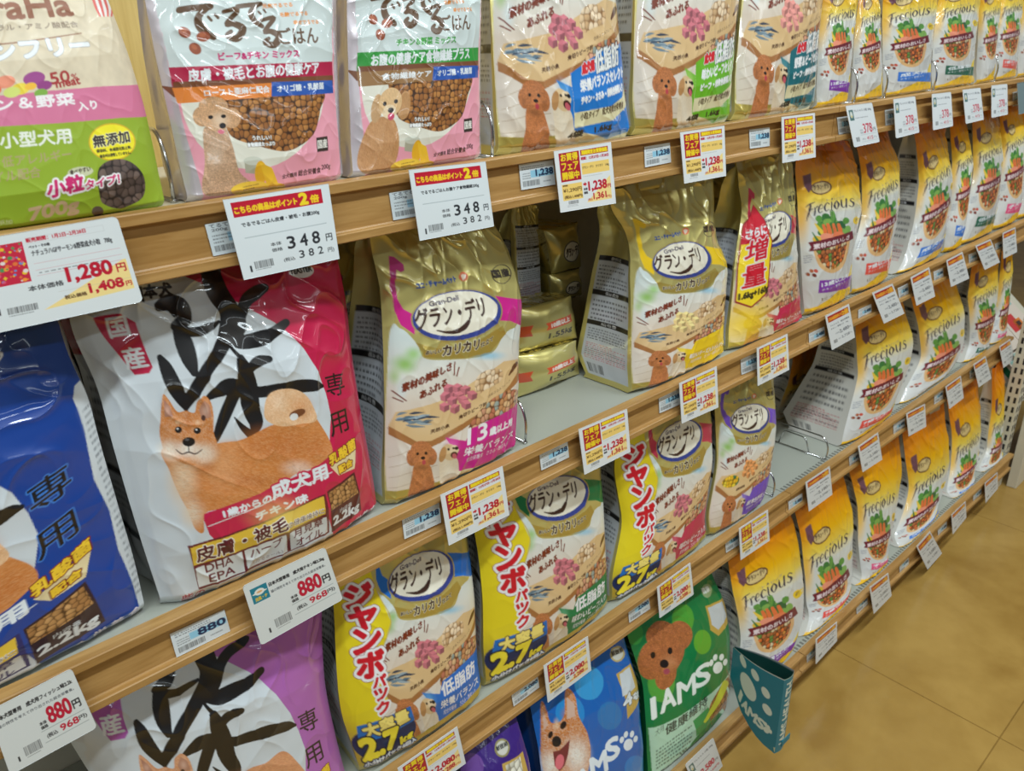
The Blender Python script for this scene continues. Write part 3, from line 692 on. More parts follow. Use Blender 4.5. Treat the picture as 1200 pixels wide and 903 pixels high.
    for x, y in cub:
        dk = tuple(int(c * .78) for c in mc); lt = tuple(min(255, int(c * 1.14)) for c in mc); r = 6.2; tw = .25 * math.sin(x * 1.7)
        c0 = (x, y - r * (.2 + tw * .3)); tl, tr_, bm_ = (x - r * .95, y - r * (.55 - tw)), (x + r * .95, y - r * (.6 + tw)), (x + r * tw * .3, y + r * .95)
        a.poly([tl, (x - r * tw, y - r * 1.05), tr_, c0], lt); a.poly([tl, c0, bm_, (x - r * .85, y + r * (.45 + tw * .5))], mc); a.poly([c0, tr_, (x + r * .9, y + r * (.4 - tw * .5)), bm_], dk); a.line(tl, c0, .5, lt)
    a.pebbles(a.poly_mask([(556, 450), (562, 438), (575, 432), (588, 434), (586, 446), (570, 455), (560, 461)], True), 22, [(222, 190, 150), (232, 206, 172), (206, 168, 124)], (150, 110, 70), 8)
    a.text('天然小魚' if meat != 'veg' else '緑黄色野菜', (505, 508), (527, 500), 4.5, (90, 60, 40), bold=.6); a.text('角切りビーフ粒', (538, 491), (569, 474), 4.5, (90, 60, 40), bold=.6); a.text('香味ささみフレーク', (571, 466), (597, 447), 3.5, (90, 60, 40))
    a.pebbles(a.poly_mask([(549, 502), (556, 488), (572, 470), (592, 458), (606, 457), (610, 478), (594, 490), (572, 498), (553, 507)], True), 21, [(196, 138, 92), (206, 150, 120), (150, 160, 150), (186, 112, 84), (216, 176, 130)], (110, 66, 40), 6)
    # ribbon with the kind
    a.poly([(522, 512), (546, 516), (553, 501), (580, 488), (610, 464), (614, 505), (600, 522), (575, 540), (533, 552), (534, 530)], rib, smooth=False); a.soft(530, 520, 12, 14, rib2, .6)
    a.poly([(533, 551), (575, 540), (602, 520), (606, 527), (580, 548), (537, 561)], (232, 218, 170)); a.text('小粒タイプ', (548, 556), (566, 549), 4, (110, 80, 40))
    if big: a.text(big, (548, 521), (570, 512), 19, (240, 236, 236), bold=2.5)
    if mid: a.text(mid, ((573 if big else 549), (510 if big else 520)), (599, (497 if big else 498)), (9 if big else 16), (240, 236, 236), bold=2)
    a.text(small, (543, 534), (600, 511), 8.5, (244, 240, 240), bold=1.2); a.text('総合栄養食　ささみ・野菜入り', (545, 541), (594, 521), 5, (240, 230, 236), bold=.3)
    retriever(a, 526.5, 529, .92); poodle(a, 494, 531, 1.0)
    a.text('4袋　1.6kg', (528, 571), (558, 560), 5.5, (50, 40, 30), bold=.8)
    return a
def jumbo(base, num='2.7'):
    a = Art(600, 900, (228, 206, 40)); b = base.c
    w, h = a.w, a.h; x0 = int(w * .19); xs = (np.linspace(0, 1, w - x0) * (base.w * .98)).astype(int); ys = (np.linspace(.09, .985, h) * base.h).astype(int)
    a.c[:, x0:] = b[ys][:, xs]
    a.soft(20, 850, 260, 120, (206, 180, 70), 1, metal=.52); a.poly([(0, h - 40), (w, h - 50), (w, h), (0, h)], (200, 178, 80), metal=.52)
    edge = [(0, 120), (100, 120), (128, 250), (150, 330), (176, 420), (140, 520), (128, 620), (150, 690), (0, 720)]
    a.poly(edge, (232, 210, 36)); a.brush([(x, y, 4) for x, y in edge[1:-1]], (206, 184, 96))
    a.vtext('ジャンボ', (75, 300), (100, 555), 84, 84, (208, 24, 44), bold=6, out=(240, 240, 240), outw=9, out2=(150, 70, 60), outw2=11)
    a.vtext('パック', (125, 618), (128, 708), 44, 40, (208, 24, 44), bold=3, out=(240, 240, 240), outw=6)
    a.ell(118, 812, 118, 62, (24, 42, 86)); a.poly([(30, 750), (225, 735), (232, 792), (20, 805)], (30, 110, 190)); a.text('大容量', (44, 794), (212, 782), 44, (246, 222, 120), bold=3, out=(60, 40, 20), outw=3)
    a.text(num, (22, 858), (160, 848), 62, (248, 226, 60), bold=6, out=(10, 16, 40), outw=5); a.text('kg', (165, 862), (218, 856), 34, (248, 226, 60), bold=3, out=(10, 16, 40), outw=3)
    a.text('小分けパック6袋入', (20, 884), (230, 870), 18, WHITE, bold=1.5, out=(24, 42, 86), outw=4)
    return a
def side_label(w=200, h=700, bg=GOLD, metal=.52, lab=(196, 200, 206), top=.36, bars=(.0, .27, .52), red=True, x0=.08, x1=.92, bottom=.97):
    a = Art(w, h, bg, metal=metal); X0, X1 = w * x0, w * x1; Y0, Y1 = h * top, h * bottom
    a.poly([(X0, Y0), (X1, Y0), (X1, Y1), (X0, Y1)], lab)
    bb = list(bars) + [.7]
    for i, b in enumerate(bars):
        y = Y0 + (Y1 - Y0) * b; e = Y0 + (Y1 - Y0) * bb[i + 1]
        a.poly([(X0, y), (X1, y), (X1, y + h * .025), (X0, y + h * .025)], (28, 26, 28)); a.text('原材料名' if i == 0 else ('保証成分' if i == 1 else '給与量'), (w * .35, y + h * .021), (w * .65, y + h * .021), h * .016, (220, 220, 220))
        a.fine([(X0 + 6, y + h * .04), (X1 - 6, y + h * .04), (X1 - 6, e), (X0 + 6, e)], 7 if i == 0 else 5, (60, 60, 66), seed=5 + i)
    y = Y0 + (Y1 - Y0) * .72
    a.fine([(X0 + 6, y), (X1 - 6, y), (X1 - 6, Y1 - h * .08), (X0 + 6, Y1 - h * .08)], 9, (190, 60, 70) if red else (90, 90, 96), seed=9)
    a.fine([(X0 + 6, y + h * .03), (X1 - 6, y + h * .03), (X1 - 6, Y1 - h * .1), (X0 + 6, Y1 - h * .1)], 4, (80, 80, 88), seed=12)
    a.barcode(X0 + 10, Y1 - h * .06, w * .3, h * .045, 4)
    return a

# ---- Frecious pouches, drawn from the one with the purple tag
F1_L = [(945, 371), (942, 303), (937, 236), (933, 196), (934, 160)]
F1_R = [(996, 347), (1000, 292), (1011, 246), (1007, 206), (997, 165)]
FR = Bag(F1_L, F1_R, 'B', y0=0.022, lean=0.05, d=0.10, bulge=0.018, seed=11, wr=1.0)
AF = FR.inv(330, 690)
def frecious_art(tagc, text='', low_orange=True, logo_top=True):
    a = Art(330, 690, (232, 232, 230), M=AF)
    a.vgrad(a.full(), [(0, (222, 112, 0)), (.14, (228, 138, 0)), (.27, (234, 176, 0)), (.36, (232, 204, 80)), (.43, (216, 216, 208)), (.85, (208, 206, 202)), (1, (204, 200, 190))])
    a.soft(938, 250, 14, 50, (244, 190, 50), .9); a.soft(936, 200, 16, 40, (230, 134, 30), .7)
    a.vgrad(a.poly_mask([(940, 362), (958, 358), (990, 333), (1004, 318), (1010, 360), (940, 390)], False), [(.8, (240, 210, 60)), (1, (244, 186, 20))])
    B = (96, 60, 44)
    a.poly(a.ell_pts(962, 220, 12.5, 8, -8), (216, 190, 130)); a.ring(962, 220, 12.5, 8, B, 1.6, -8); a.text('グラン・デリ', (953, 223), (971, 220), 6, (70, 44, 34), bold=1)
    a.poly([(940, 206), (950, 203), (951, 221), (947, 226), (942, 219)], (110, 70, 84))
    a.text('トッピング', (968, 236), (990, 232), 3, (120, 110, 150), bold=.3)
    a.brush_word((944, 256), (1000, 242), 15, (58, 54, 72), arc=.16)
    # vegetables
    G = [(92, 150, 66), (60, 120, 60), (130, 176, 84), (46, 100, 60)]
    rs = np.random.RandomState(8)
    for i in range(26): x = 959 + rs.rand() * 36; y = 252 + rs.rand() * 18 + abs(x - 975) * .18; a.ell(x, y, 3 + 3 * rs.rand(), 3 + 2 * rs.rand(), G[i % 4])
    for i in range(6): a.brush([(972 + i, 246 + i % 3, 1), (974 + i * .7, 254, 2.5), (975, 262, 1)], G[(i + 1) % 3])
    for i in range(4): a.brush([(955 + i * 2.5, 262 + i * 3, 1.5), (961 + i * 2.5, 270 + i * 2, 4), (967 + i * 2, 278, 3)], (236, 200, 70))
    for x in (965, 970, 976, 982): a.brush([(x, 262 + (x % 3), 3.5), (x + 2, 271, 4.5), (x + 3, 280, 2.5)], (232, 116, 62))
    a.ell(968, 278, 8, 5, (240, 150, 120)); a.ell(982, 275, 7, 4, (238, 128, 84)); a.ell(957, 280, 5, 4, (226, 184, 60)); a.brush([(952, 272, 1), (958, 282, 3)], (60, 120, 60))
    # bowl
    mk = a.poly_mask([(954, 291), (975, 285), (994, 279), (992, 300), (987, 312), (978, 319), (968, 318), (959, 310)], True); a.put(mk, (222, 176, 120))
    a.pebbles(a.poly_mask([(957, 291), (975, 285), (991, 280), (989, 300), (984, 309), (976, 315), (968, 313), (961, 305)], True), 17, [(150, 84, 44), (176, 104, 60), (196, 130, 60), (216, 110, 50), (96, 130, 60), (210, 190, 150)], (70, 34, 22), 5)
    a.poly([(947, 284), (950, 283), (998, 270), (999, 279), (996, 281), (951, 294), (947, 294), (950, 289)], (112, 30, 44)); a.text('素材のおいしさ', (953, 292), (994, 280), 6, (230, 210, 210), bold=1)
    a.ell(1002, 258, 3.6, 4.6, (244, 206, 40)); a.text('Cat' if False else '新', (1000, 260), (1004, 259), 4, B)
    for x, y, c in ((947, 321, (150, 74, 44)), (951, 317, (176, 96, 60)), (954, 322, (120, 50, 40)), (956, 317, (200, 80, 60))): a.ell(x, y, 2.6, 2, c, 30)
    a.fine([(942, 299), (952, 297), (952, 307), (942, 309)], 4, (90, 100, 130), seed=3)
    if tagc: a.poly([(960, 328), (1000, 313), (998, 328), (959, 343)], tagc); a.text(text or '成犬用', (963, 336), (994, 324), 5, WHITE, bold=1); a.text('チキン・野菜入り', (963, 341), (990, 331), 3, WHITE)
    a.text('ビタミン', (962, 352), (990, 341), 3.5, (110, 80, 40), bold=.3)
    return a

# ---- thin bags on the top shelf
DL = [(222, 236), (206, 160), (188, 80), (171, 0), (160, -62)]
DR_ = [(404, 213), (400, 100), (396, 0), (392, -72)]
DER = Bag(DL, DR_, 'A', y0=0.022, lean=0.03, d=0.045, bulge=0.014, seed=21, wr=.8, gus=.05)
AD = DER.inv(840, 1170)
def deru_art(band, band2, green):
    SIL = (206, 196, 200)
    a = Art(840, 1170, SIL, metal=.35, M=AD)
    a.poly([(236, 240), (217, 155), (199, 80), (181, 0), (168, -60), (384, -72), (388, 0), (392, 110), (394, 216)], (236, 160, 176))
    a.poly(a.ell_pts(295, 108, 84, 90, 0), (226, 222, 206))
    a.poly([(202, 92), (181, 0), (166, -70), (384, -80), (388, 0), (389, 74), (300, 80), (200, 84)], (206, 216, 214))
    K = (92, 62, 34)
    def deru(x, y, s):
        a.brush([(x, y, 8 * s), (x + 14 * s, y - 2 * s, 8 * s), (x + 36 * s, y - 4 * s, 8 * s)], K); a.brush([(x + 34 * s, y - 3 * s, 6 * s), (x + 22 * s, y + 8 * s, 9 * s), (x + 26 * s, y + 22 * s, 10 * s), (x + 40 * s, y + 32 * s, 7 * s)], K); a.brush([(x + 34 * s, y + 8 * s, 3.5 * s), (x + 38 * s, y + 12 * s, 3.5 * s)], K); a.brush([(x + 42 * s, y + 5 * s, 3.5 * s), (x + 46 * s, y + 9 * s, 3.5 * s)], K)
    def ru(x, y, s):
        a.brush([(x, y, 5 * s), (x + 16 * s, y - 3 * s, 6 * s), (x + 4 * s, y + 14 * s, 6 * s), (x + 12 * s, y + 14 * s, 7 * s), (x + 22 * s, y + 20 * s, 9 * s), (x + 16 * s, y + 31 * s, 9 * s), (x + 5 * s, y + 28 * s, 7 * s), (x + 9 * s, y + 23 * s, 5 * s)], K)
    deru(210, 12, 1.0); ru(262, 14, 1.0); deru(278, 8, .72); ru(306, 24, .92)
    a.text('ごはん', (328, 52), (373, 50), 19, K, bold=2)
    a.text('元気でるでる', (307, 10), (342, 8), 5, (226, 140, 60), bold=1); a.text('毛艶でるでる', (328, 20), (360, 18), 5, (226, 140, 60), bold=1); a.text('幸せでるでる', (344, 29), (373, 28), 5, (226, 140, 60), bold=1)
    for x, y, r in ((216, 38, 30), (238, 43, 0), (229, 57, 40)): a.ell(x, y, 8, 6, (150, 74, 44), r); a.ell(x - 1, y - 2, 4, 2.5, (176, 96, 60), r)
    mc = (200, 30, 110) if not green else (70, 160, 70)
    a.text('チキン＆野菜 ミックス' if green else 'ビーフ&チキン ミックス', (257, 71), (350, 67), 9, mc, bold=2)
    a.poly([(198, 79), (389, 72), (390, 92), (202, 102)], band)
    a.text('お腹の健康ケア食物繊維プラス' if green else '皮膚・被毛とお腹の健康ケア', (222, 96), (374, 86), 14.5, WHITE, bold=1.5)
    # lower picture: plate, kibble
    a.pebbles(a.poly_mask([(252, 112), (300, 108), (375, 106), (374, 130), (368, 155), (352, 170), (332, 177), (300, 170), (272, 160), (262, 140)], True), 29, [(160, 104, 52), (180, 122, 64), (144, 90, 44)], (66, 40, 24), 9)
    a.poly([(188, 100), (203, 102), (203, 96), (390, 88), (390, 100), (300, 108), (204, 114)], (120, 70, 40))
    a.poly([(202, 103), (318, 97), (318, 113), (208, 121)], band2); a.text('食物繊維ケア' if green else 'ロースト亜麻仁配合', (240, 113), (316, 108), 8, WHITE, bold=.6)
    a.poly([(318, 96), (389, 94), (390, 109), (318, 113)], (36, 84, 170)); a.text('オリゴ糖・乳酸菌', (325, 108), (379, 104), 8, WHITE, bold=.6)
    # white shirt-front of the plate over pink corners
    a.text('うれしい！', (296, 164), (318, 163), 5, (240, 240, 240), bold=1, out=(110, 90, 60), outw=2); a.text('食物繊維たっぷり', (290, 172), (322, 170), 5, (240, 240, 240), bold=1, out=(110, 90, 60), outw=2)
    if not green:
        mk = a.poly_mask([(239, 150), (262, 148), (272, 170), (280, 200), (294, 214), (290, 222), (262, 228), (240, 228), (236, 214), (240, 190)], True)
        a.curls(mk, 17, (198, 160, 128), 51, .72); a.soft(252, 178, 16, 26, (226, 200, 176), .5)
        for x, y, rx, ry in ((238, 136, 12, 12), (272, 138, 10, 12), (250, 124, 17, 11), (254, 136, 17, 18)):
            mk = a.poly_mask(a.ell_pts(x, y, rx, ry)); a.curls(mk, 15, (204, 158, 116), 52, .74)
        a.soft(258, 140, 16, 15, (230, 200, 170), .9)
        a.ell(247, 137, 3, 2.2, (30, 22, 20)); a.ell(262, 136, 3, 2.2, (30, 22, 20)); a.ell(261, 147, 4, 3.4, (34, 28, 30)); a.ell(259, 154, 4, 2.6, (214, 110, 130))
    else:
        mk = a.poly_mask([(232, 165), (262, 160), (276, 186), (276, 216), (264, 230), (232, 230), (222, 208)], True); a.put(mk, (196, 140, 90)); a.soft(246, 186, 18, 30, (214, 166, 120), .7); a.speckle(mk, .14, 14, 55); a.fur(mk, 1400, 26, 3, [(226, 180, 136), (160, 104, 60), (210, 160, 110)], 85, .5, .4, 56)
        for x, y, rx, ry, c in ((238, 148, 8, 18, (206, 164, 118)), (278, 144, 9, 18, (196, 146, 96)), (257, 140, 17, 18, (224, 184, 134)), (257, 152, 10, 9, (236, 208, 170))):
            mk = a.poly_mask(a.ell_pts(x, y, rx, ry)); a.put(mk, c); a.speckle(mk, .08, 12, 56); a.fur(mk, 500, 20, 2.4, [tuple(min(v * 1.1, 255) for v in c), tuple(v * .82 for v in c)], 85, .5, .4, 57)
        a.ell(249, 142, 2.8, 2.8, (30, 22, 20)); a.ell(265, 139, 2.8, 2.8, (30, 22, 20)); a.ell(259, 150, 4.4, 3.4, (34, 28, 30)); a.ell(260, 158, 5, 4.6, (206, 80, 110))
    # measuring cup
    a.poly([(286, 190), (306, 186), (306, 204), (287, 202)], (176, 172, 150)); a.ell(296, 188, 11, 5, (206, 206, 190)); a.ell(305, 202, 7, 14, (234, 176, 40)); a.poly([(304, 190), (318, 196), (326, 218), (312, 222)], (240, 190, 50), smooth=False)
    a.ell(292, 220, 22, 8, (240, 200, 70), -8); a.ell(324, 218, 10, 4, (236, 190, 60)); a.fine([(284, 217), (304, 213), (304, 220), (284, 224)], 2, (100, 60, 30), seed=2)
    a.poly([(370, 161), (383, 159), (384, 176), (371, 178)], (60, 48, 40)); a.text('国産', (372, 174), (383, 172), 10, (240, 236, 226), bold=1)
    a.text('全犬種用', (330, 209), (347, 206), 5, (90, 60, 60), bold=.6); a.text('総合栄養食', (349, 206), (375, 202), 7, (80, 50, 50), bold=1); a.text('200g', (376, 200), (386, 198), 7, (80, 50, 50), bold=1.2)
    return a

NL = [(-78, 296), (-84, 200), (-92, 100), (-100, 0), (-106, -80)]
NR = [(196, 245), (186, 190), (172, 125), (152, 60), (128, 0), (100, -64)]
NAT = Bag(NL, NR, 'A', y0=0.020, lean=0.03, d=0.06, bulge=0.020, seed=31, wr=.5, gus=.05)
AN = NAT.inv(960, 1140)
def natural_art():
    a = Art(960, 1140, (222, 206, 178), M=AN); a.speckle(a.full(), .10, 40, 61)
    P_ = (216, 120, 154)
    a.poly([(-120, 112), (0, 112), (60, 106), (120, 101), (180, 98), (200, 140), (140, 138), (70, 144), (0, 148), (-120, 152)], P_)
    a.poly([(-120, 152), (0, 148), (70, 144), (140, 138), (210, 134), (230, 320), (-120, 330)], (150, 176, 44))
    B = (150, 96, 70)
    a.text('NaturaHa', (-132, 33), (86, 18), 30, B, bold=5); a.text('ビタミン・ミネラル・アミノ酸配合', (-90, 42), (92, 32), 8, (150, 130, 110), bold=1); a.brush([(-100, 56, 1.6), (0, 52, 1.6), (95, 39, 1.2)], B)
    a.text('グレインフリー', (-118, 82), (107, 62), 24, (236, 238, 238), bold=5, out=(150, 150, 160), outw=2)
    for i in range(7): a.brush([(106 + i * 3.2, -10, 3.2), (112 + i * 3.2, 8, 3.2), (117 + i * 2.2, 19, 2)], (224, 104, 96) if i % 2 == 0 else (238, 232, 226))
    a.text('50', (60, 99), (82, 95), 13, (170, 50, 50), bold=2); a.text('%', (84, 94), (91, 93), 7, (170, 50, 50), bold=1); a.text('meat', (66, 103), (94, 98), 7, (170, 50, 50), bold=1.5)
    for x, y, r, c in ((6, 96, 12, (240, 150, 120)), (24, 104, 11, (240, 214, 70)), (14, 108, 10, (216, 224, 120)), (40, 92, 13, (160, 70, 140)), (52, 100, 9, (150, 60, 130)), (36, 101, 7, (246, 190, 60)), (48, 109, 8, (130, 176, 70)), (-8, 106, 10, (236, 120, 90))): a.ell(x, y, r, r * .62, c, -10)
    a.text('サーモン＆野菜', (-88, 136), (88, 122), 15, (246, 240, 240), bold=1.5); a.text('入り', (92, 130), (114, 127), 10, (246, 240, 240), bold=2)
    a.text('小型犬用', (1, 174), (84, 167), 18, (238, 240, 226), bold=2.5)
    a.text('低アレルギー', (3, 196), (84, 186), 13, (176, 160, 110), bold=1); a.text('オイル配合', (-22, 216), (48, 207), 13, (176, 160, 110), bold=1)
    a.ell(131, 166, 27.5, 22, (216, 176, 40)); a.ell(131, 166, 26, 20.5, (246, 232, 40)); a.text('無添加', (110, 173), (152, 166), 14, (60, 50, 50), bold=2.2, out=(236, 232, 190), outw=2)
    a.text('保存料、合成酸化防止剤、', (113, 179), (154, 174), 4, (50, 50, 30), bold=.6); a.text('着色料は使用していません。', (117, 185), (153, 180), 4, (50, 50, 30), bold=.6)
    a.pebbles(a.poly_mask([(114, 204), (120, 192), (135, 186), (152, 189), (166, 202), (170, 218), (166, 232), (150, 241), (138, 244), (124, 240), (117, 232)], True), 34, [(92, 76, 70), (110, 92, 84), (78, 64, 60)], (40, 30, 28), 9); a.ell(114, 247, 7, 6, (92, 76, 66))
    a.ell(94, 201, 15, 6, (206, 206, 170), -6); a.text('食べやすい', (82, 205), (106, 200), 6, (70, 60, 50), bold=.8)
    a.text('小粒', (56, 232), (98, 222), 19, (208, 40, 110), bold=4, out=(244, 240, 240), outw=8); a.text('タイプ！', (100, 222), (140, 214), 11, (208, 40, 110), bold=2.5, out=(244, 240, 240), outw=6)
    a.text('700g', (34, 262), (92, 250), 18, (200, 168, 130), bold=4); a.text('シン無添加', (-30, 266), (14, 262), 6, (210, 214, 170))
    return a

# ---- green, blue and purple premium bags on the bottom shelf
IG_L = [(762, 905), (760, 852), (756, 802), (745, 769), (735, 742), (728, 712)]
IG_R = [(851, 838), (858, 802), (858, 742), (852, 707), (838, 680), (826, 652)]
IAG = Bag(IG_L, IG_R, 'D', y0=0.026, lean=0.115, d=0.10, bulge=0.018, seed=41, wr=.6)
AI = IAG.inv(510, 780)
IB_L = [(648, 985), (640, 930), (634, 880), (624, 832), (618, 800), (614, 765)]
IB_R = [(756, 910), (757, 870), (756, 820), (748, 775), (735, 745), (722, 712)]
IAB = Bag(IB_L, IB_R, 'D', y0=0.026, lean=0.115, d=0.10, bulge=0.018, seed=43, wr=.6)
AB = IAB.inv(510, 780)
def paw(a, x, y, s, col):
    a.ell(x, y, 5.5 * s, 7.5 * s, col, 20)
    for dx, dy in ((-8, -6), (-3, -12.5), (4.5, -13), (9, -7)): a.ell(x + dx * s, y + dy * s, 2.6 * s, 4.2 * s, col, 15)
def iams_green():
    a = Art(510, 780, (18, 120, 62), M=AI)
    for x, y, r, c in ((800, 725, 16, (90, 170, 50)), (823, 752, 13, (110, 176, 40)), (744, 742, 12, (60, 150, 60)), (775, 800, 20, (96, 170, 60))): a.ell(x, y, r * .8, r * 1.1, c, a=.75)
    fur = (176, 104, 58)
    for x, y, rx, ry in ((765, 772, 17, 24), (775, 745, 18, 18), (795, 745, 16, 18), (782, 762, 20, 26), (780, 790, 12, 18)):
        mk = a.poly_mask(a.ell_pts(x, y, rx, ry, 15)); a.curls(mk, 13, fur, 71)
    a.soft(784, 776, 14, 14, (206, 140, 92), .7); a.ell(765, 767, 3, 4, (28, 18, 16)); a.ell(785, 762, 3, 4, (28, 18, 16)); a.ell(778, 777, 5, 5, (30, 20, 20)); a.ell(781, 786, 4, 3.5, (170, 70, 90))
    a.poly([(760, 852), (857, 778), (857, 830), (851, 850), (760, 925)], (180, 214, 186))
    W = (232, 236, 226)
    for ch, x, y in (('I', 765, 842), ('A', 775, 835), ('M', 795, 824), ('S', 816, 807)):
        w = {'I': 4, 'A': 17, 'M': 20, 'S': 16}[ch]; a.text(ch, (x, y), (x + w, y - w * .62), 24, W, bold=4)
    paw(a, 841, 782, .95, W)
    a.text('健康維持', (780, 861), (829, 824), 12, (50, 56, 50), bold=1); a.text('犬用', (768, 862), (778, 855), 8, (90, 110, 96)); a.text('小粒', (821, 836), (829, 831), 6, (60, 70, 60))
    a.fine([(768, 878), (812, 846), (812, 872), (768, 902)], 6, (50, 60, 54), seed=4); a.poly([(812, 844), (830, 828), (836, 842), (816, 862)], (46, 150, 80))
    a.pebbles(a.poly_mask([(832, 826), (856, 790), (858, 820), (850, 838), (836, 850)], True), 22, [(150, 100, 50), (170, 118, 60)], (70, 50, 30)); a.brush([(826, 845, 3), (840, 822, 6), (850, 800, 7)], (200, 206, 60))
    a.poly([(826, 710), (846, 700), (854, 722), (842, 745), (832, 738)], (196, 160, 70)); a.poly([(829, 712), (845, 704), (851, 722), (842, 738), (834, 732)], (196, 200, 200)); a.ell(828, 692, 6, 8, (150, 170, 120)); a.text('健康', (824, 696), (832, 692), 7, W, bold=.8)
    return a
def iams_blue():
    a = Art(510, 780, (22, 96, 176), M=AB)
    for x, y, r, c in ((690, 800, 18, (60, 160, 214)), (714, 838, 15, (40, 120, 180)), (668, 835, 18, (40, 140, 206)), (745, 900, 14, (40, 130, 200))): a.ell(x, y, r * .95, r * 1.1, c, a=.8)
    O = (196, 118, 58); W = (232, 226, 216)
    mk = a.poly_mask([(634, 868), (634, 826), (638, 824), (646, 846), (660, 840), (662, 812), (666, 806), (674, 816), (678, 838), (688, 858), (692, 880), (688, 905), (676, 925), (648, 925), (638, 905), (634, 880)], True)
    a.put(mk, O); a.soft(676, 885, 22, 34, W, 1); a.soft(645, 895, 16, 26, W, 1); a.soft(652, 848, 5, 10, (226, 190, 150), .8); a.soft(664, 836, 10, 12, (176, 96, 40), .6); a.speckle(mk, .06, 7, 81); a.fur(mk, 1200, 13, 2.0, [(236, 190, 140), (170, 96, 44), (246, 240, 230)], 70, 1.3, .35, 82)
    a.poly([(664, 816), (673, 824), (674, 838), (664, 842)], (206, 170, 150)); a.poly([(636, 832), (642, 848), (637, 856)], (206, 170, 150))
    a.ell(660, 849, 3.4, 5, (40, 26, 22), 30); a.ell(645, 860, 2.6, 4.4, (40, 26, 22), 20); a.ell(652, 868, 5.5, 6.5, (34, 28, 28)); a.poly([(648, 880), (656, 878), (668, 866), (666, 882), (662, 896), (656, 903), (650, 896)], (120, 50, 50)); a.ell(656, 892, 5, 9, (222, 110, 120), 10)
    Wt = (226, 232, 236)
    for ch, x, y in (('I', 666, 935), ('A', 676, 930), ('M', 694, 913), ('S', 712, 893)):
        w = {'I': 4, 'A': 17, 'M': 18, 'S': 14}[ch]; a.text(ch, (x, y), (x + w, y - w * .66), 25, Wt, bold=5)
    paw(a, 736, 872, .95, Wt)
    a.poly([(722, 790), (738, 776), (750, 814), (735, 842)], (200, 164, 80)); a.poly([(726, 790), (737, 781), (744, 805), (729, 816)], (206, 210, 212)); a.text('4', (731, 830), (741, 822), 14, WHITE, bold=3, out=(60, 60, 70), outw=3); a.text('袋', (742, 820), (749, 815), 9, WHITE, bold=1.5, out=(60, 60, 70), outw=2)
    a.ell(723, 766, 8.5, 9.5, (190, 170, 110)); a.ell(723, 766, 6.5, 7.5, (206, 206, 196)); a.text('獣医師', (717, 769), (730, 763), 6, (50, 50, 50), bold=.8)
    return a
def purple_premium():
    a = Art(510, 780, (62, 34, 122), M=AP); a.ell(588, 876, 9, 11, (150, 140, 90)); a.ell(588, 876, 7, 8.5, (206, 204, 190)); a.text('獣医師', (582, 880), (595, 873), 6, (50, 50, 50), bold=.8)
    a.ell(553, 898, 14, 16, (110, 70, 150)); a.poly([(588, 895), (612, 880), (622, 930), (596, 940)], (196, 160, 80)); a.pebbles(a.poly_mask([(592, 897), (609, 886), (616, 930), (600, 936)]), 40, [(220, 214, 196), (206, 200, 180)], (150, 140, 120))
    return a
PP_L = [(568, 1040), (556, 985), (546, 930), (538, 880), (530, 830)]
PP_R = [(634, 950), (624, 895), (612, 855), (600, 820), (588, 780)]
PPB = Bag(PP_L, PP_R, 'D', y0=0.026, lean=0.115, d=0.10, bulge=0.016, seed=45, wr=.5)
AP = PPB.inv(510, 780)
PLAIN_SIDE = Art(60, 240, (200, 200, 196))
# ------------------------------------------------------------------ the shelving
def rail_profile(s):
    T, y = TOP[s], FRONT[s]
    return [(y + .014, T), (y - .002, T), (y - .003, T - .0012), (y - .003, T - .0095), (y - .002, T - .0105), (y + .004, T - .0105), (y + .005, T - .012),
            (y + .005, T - .049), (y + .004, T - .0505), (y - .002, T - .0505), (y - .003, T - .0515), (y - .003, T - .059), (y - .002, T - .060), (y + .014, T - .060)]
rows = {'A': 'top', 'B': 'second', 'C': 'third', 'D': 'bottom'}
for s in 'ABCD':
    for x0, x1, side in ((X0, XJ - .001, 'left'), (XJ + .001, X1, 'right')):
        sh = empty('gondola_shelf', ((x0 + x1) / 2, FRONT[s], DECK[s] - .03))
        tag(sh, f'{rows[s]} shelf of the {"near left" if side == "left" else "far right"} bay with wood-look front rail', 'shelf', 'shelves of the gondola')
        b = MB(); b.box(x0, x1, FRONT[s] + .0145, BACK_Y - .002, DECK[s] - .022, DECK[s])
        dk = b.build('shelf_deck', M_DECK if s != 'A' else M_CREAM, sh, bevel=.001)
        b = MB(); b.extrude_x(rail_profile(s), x0, x1); b.build('front_rail', M_RAIL, sh)
        b = MB()       # row of slots behind the rail
        n = int((x1 - x0) / .0125)
        if side == 'right':
            for i in range(n): b.box(x0 + .006 + i * .0125, x0 + .012 + i * .0125, FRONT[s] + .018, FRONT[s] + .028, DECK[s], DECK[s] + .0004)
            o_ = b.build('slot_strip', M_SLOT, None); o_.parent = dk; o_.matrix_parent_inverse = Matrix()
        for bx in (x0 + .012, x1 - .018):
            b = MB(); yb, zb = FRONT[s] + .03, DECK[s] - .0225
            b.add([(bx, yb, zb), (bx, BACK_Y - .002, zb), (bx, BACK_Y - .002, zb - .03), (bx, yb, zb - .010), (bx + .004, yb, zb), (bx + .004, BACK_Y - .002, zb), (bx + .004, BACK_Y - .002, zb - .03), (bx + .004, yb, zb - .010)],
                  [(0, 1, 2, 3), (7, 6, 5, 4), (0, 4, 5, 1), (1, 5, 6, 2), (2, 6, 7, 3), (3, 7, 4, 0)])
            b.build('bracket', M_CREAM, sh)
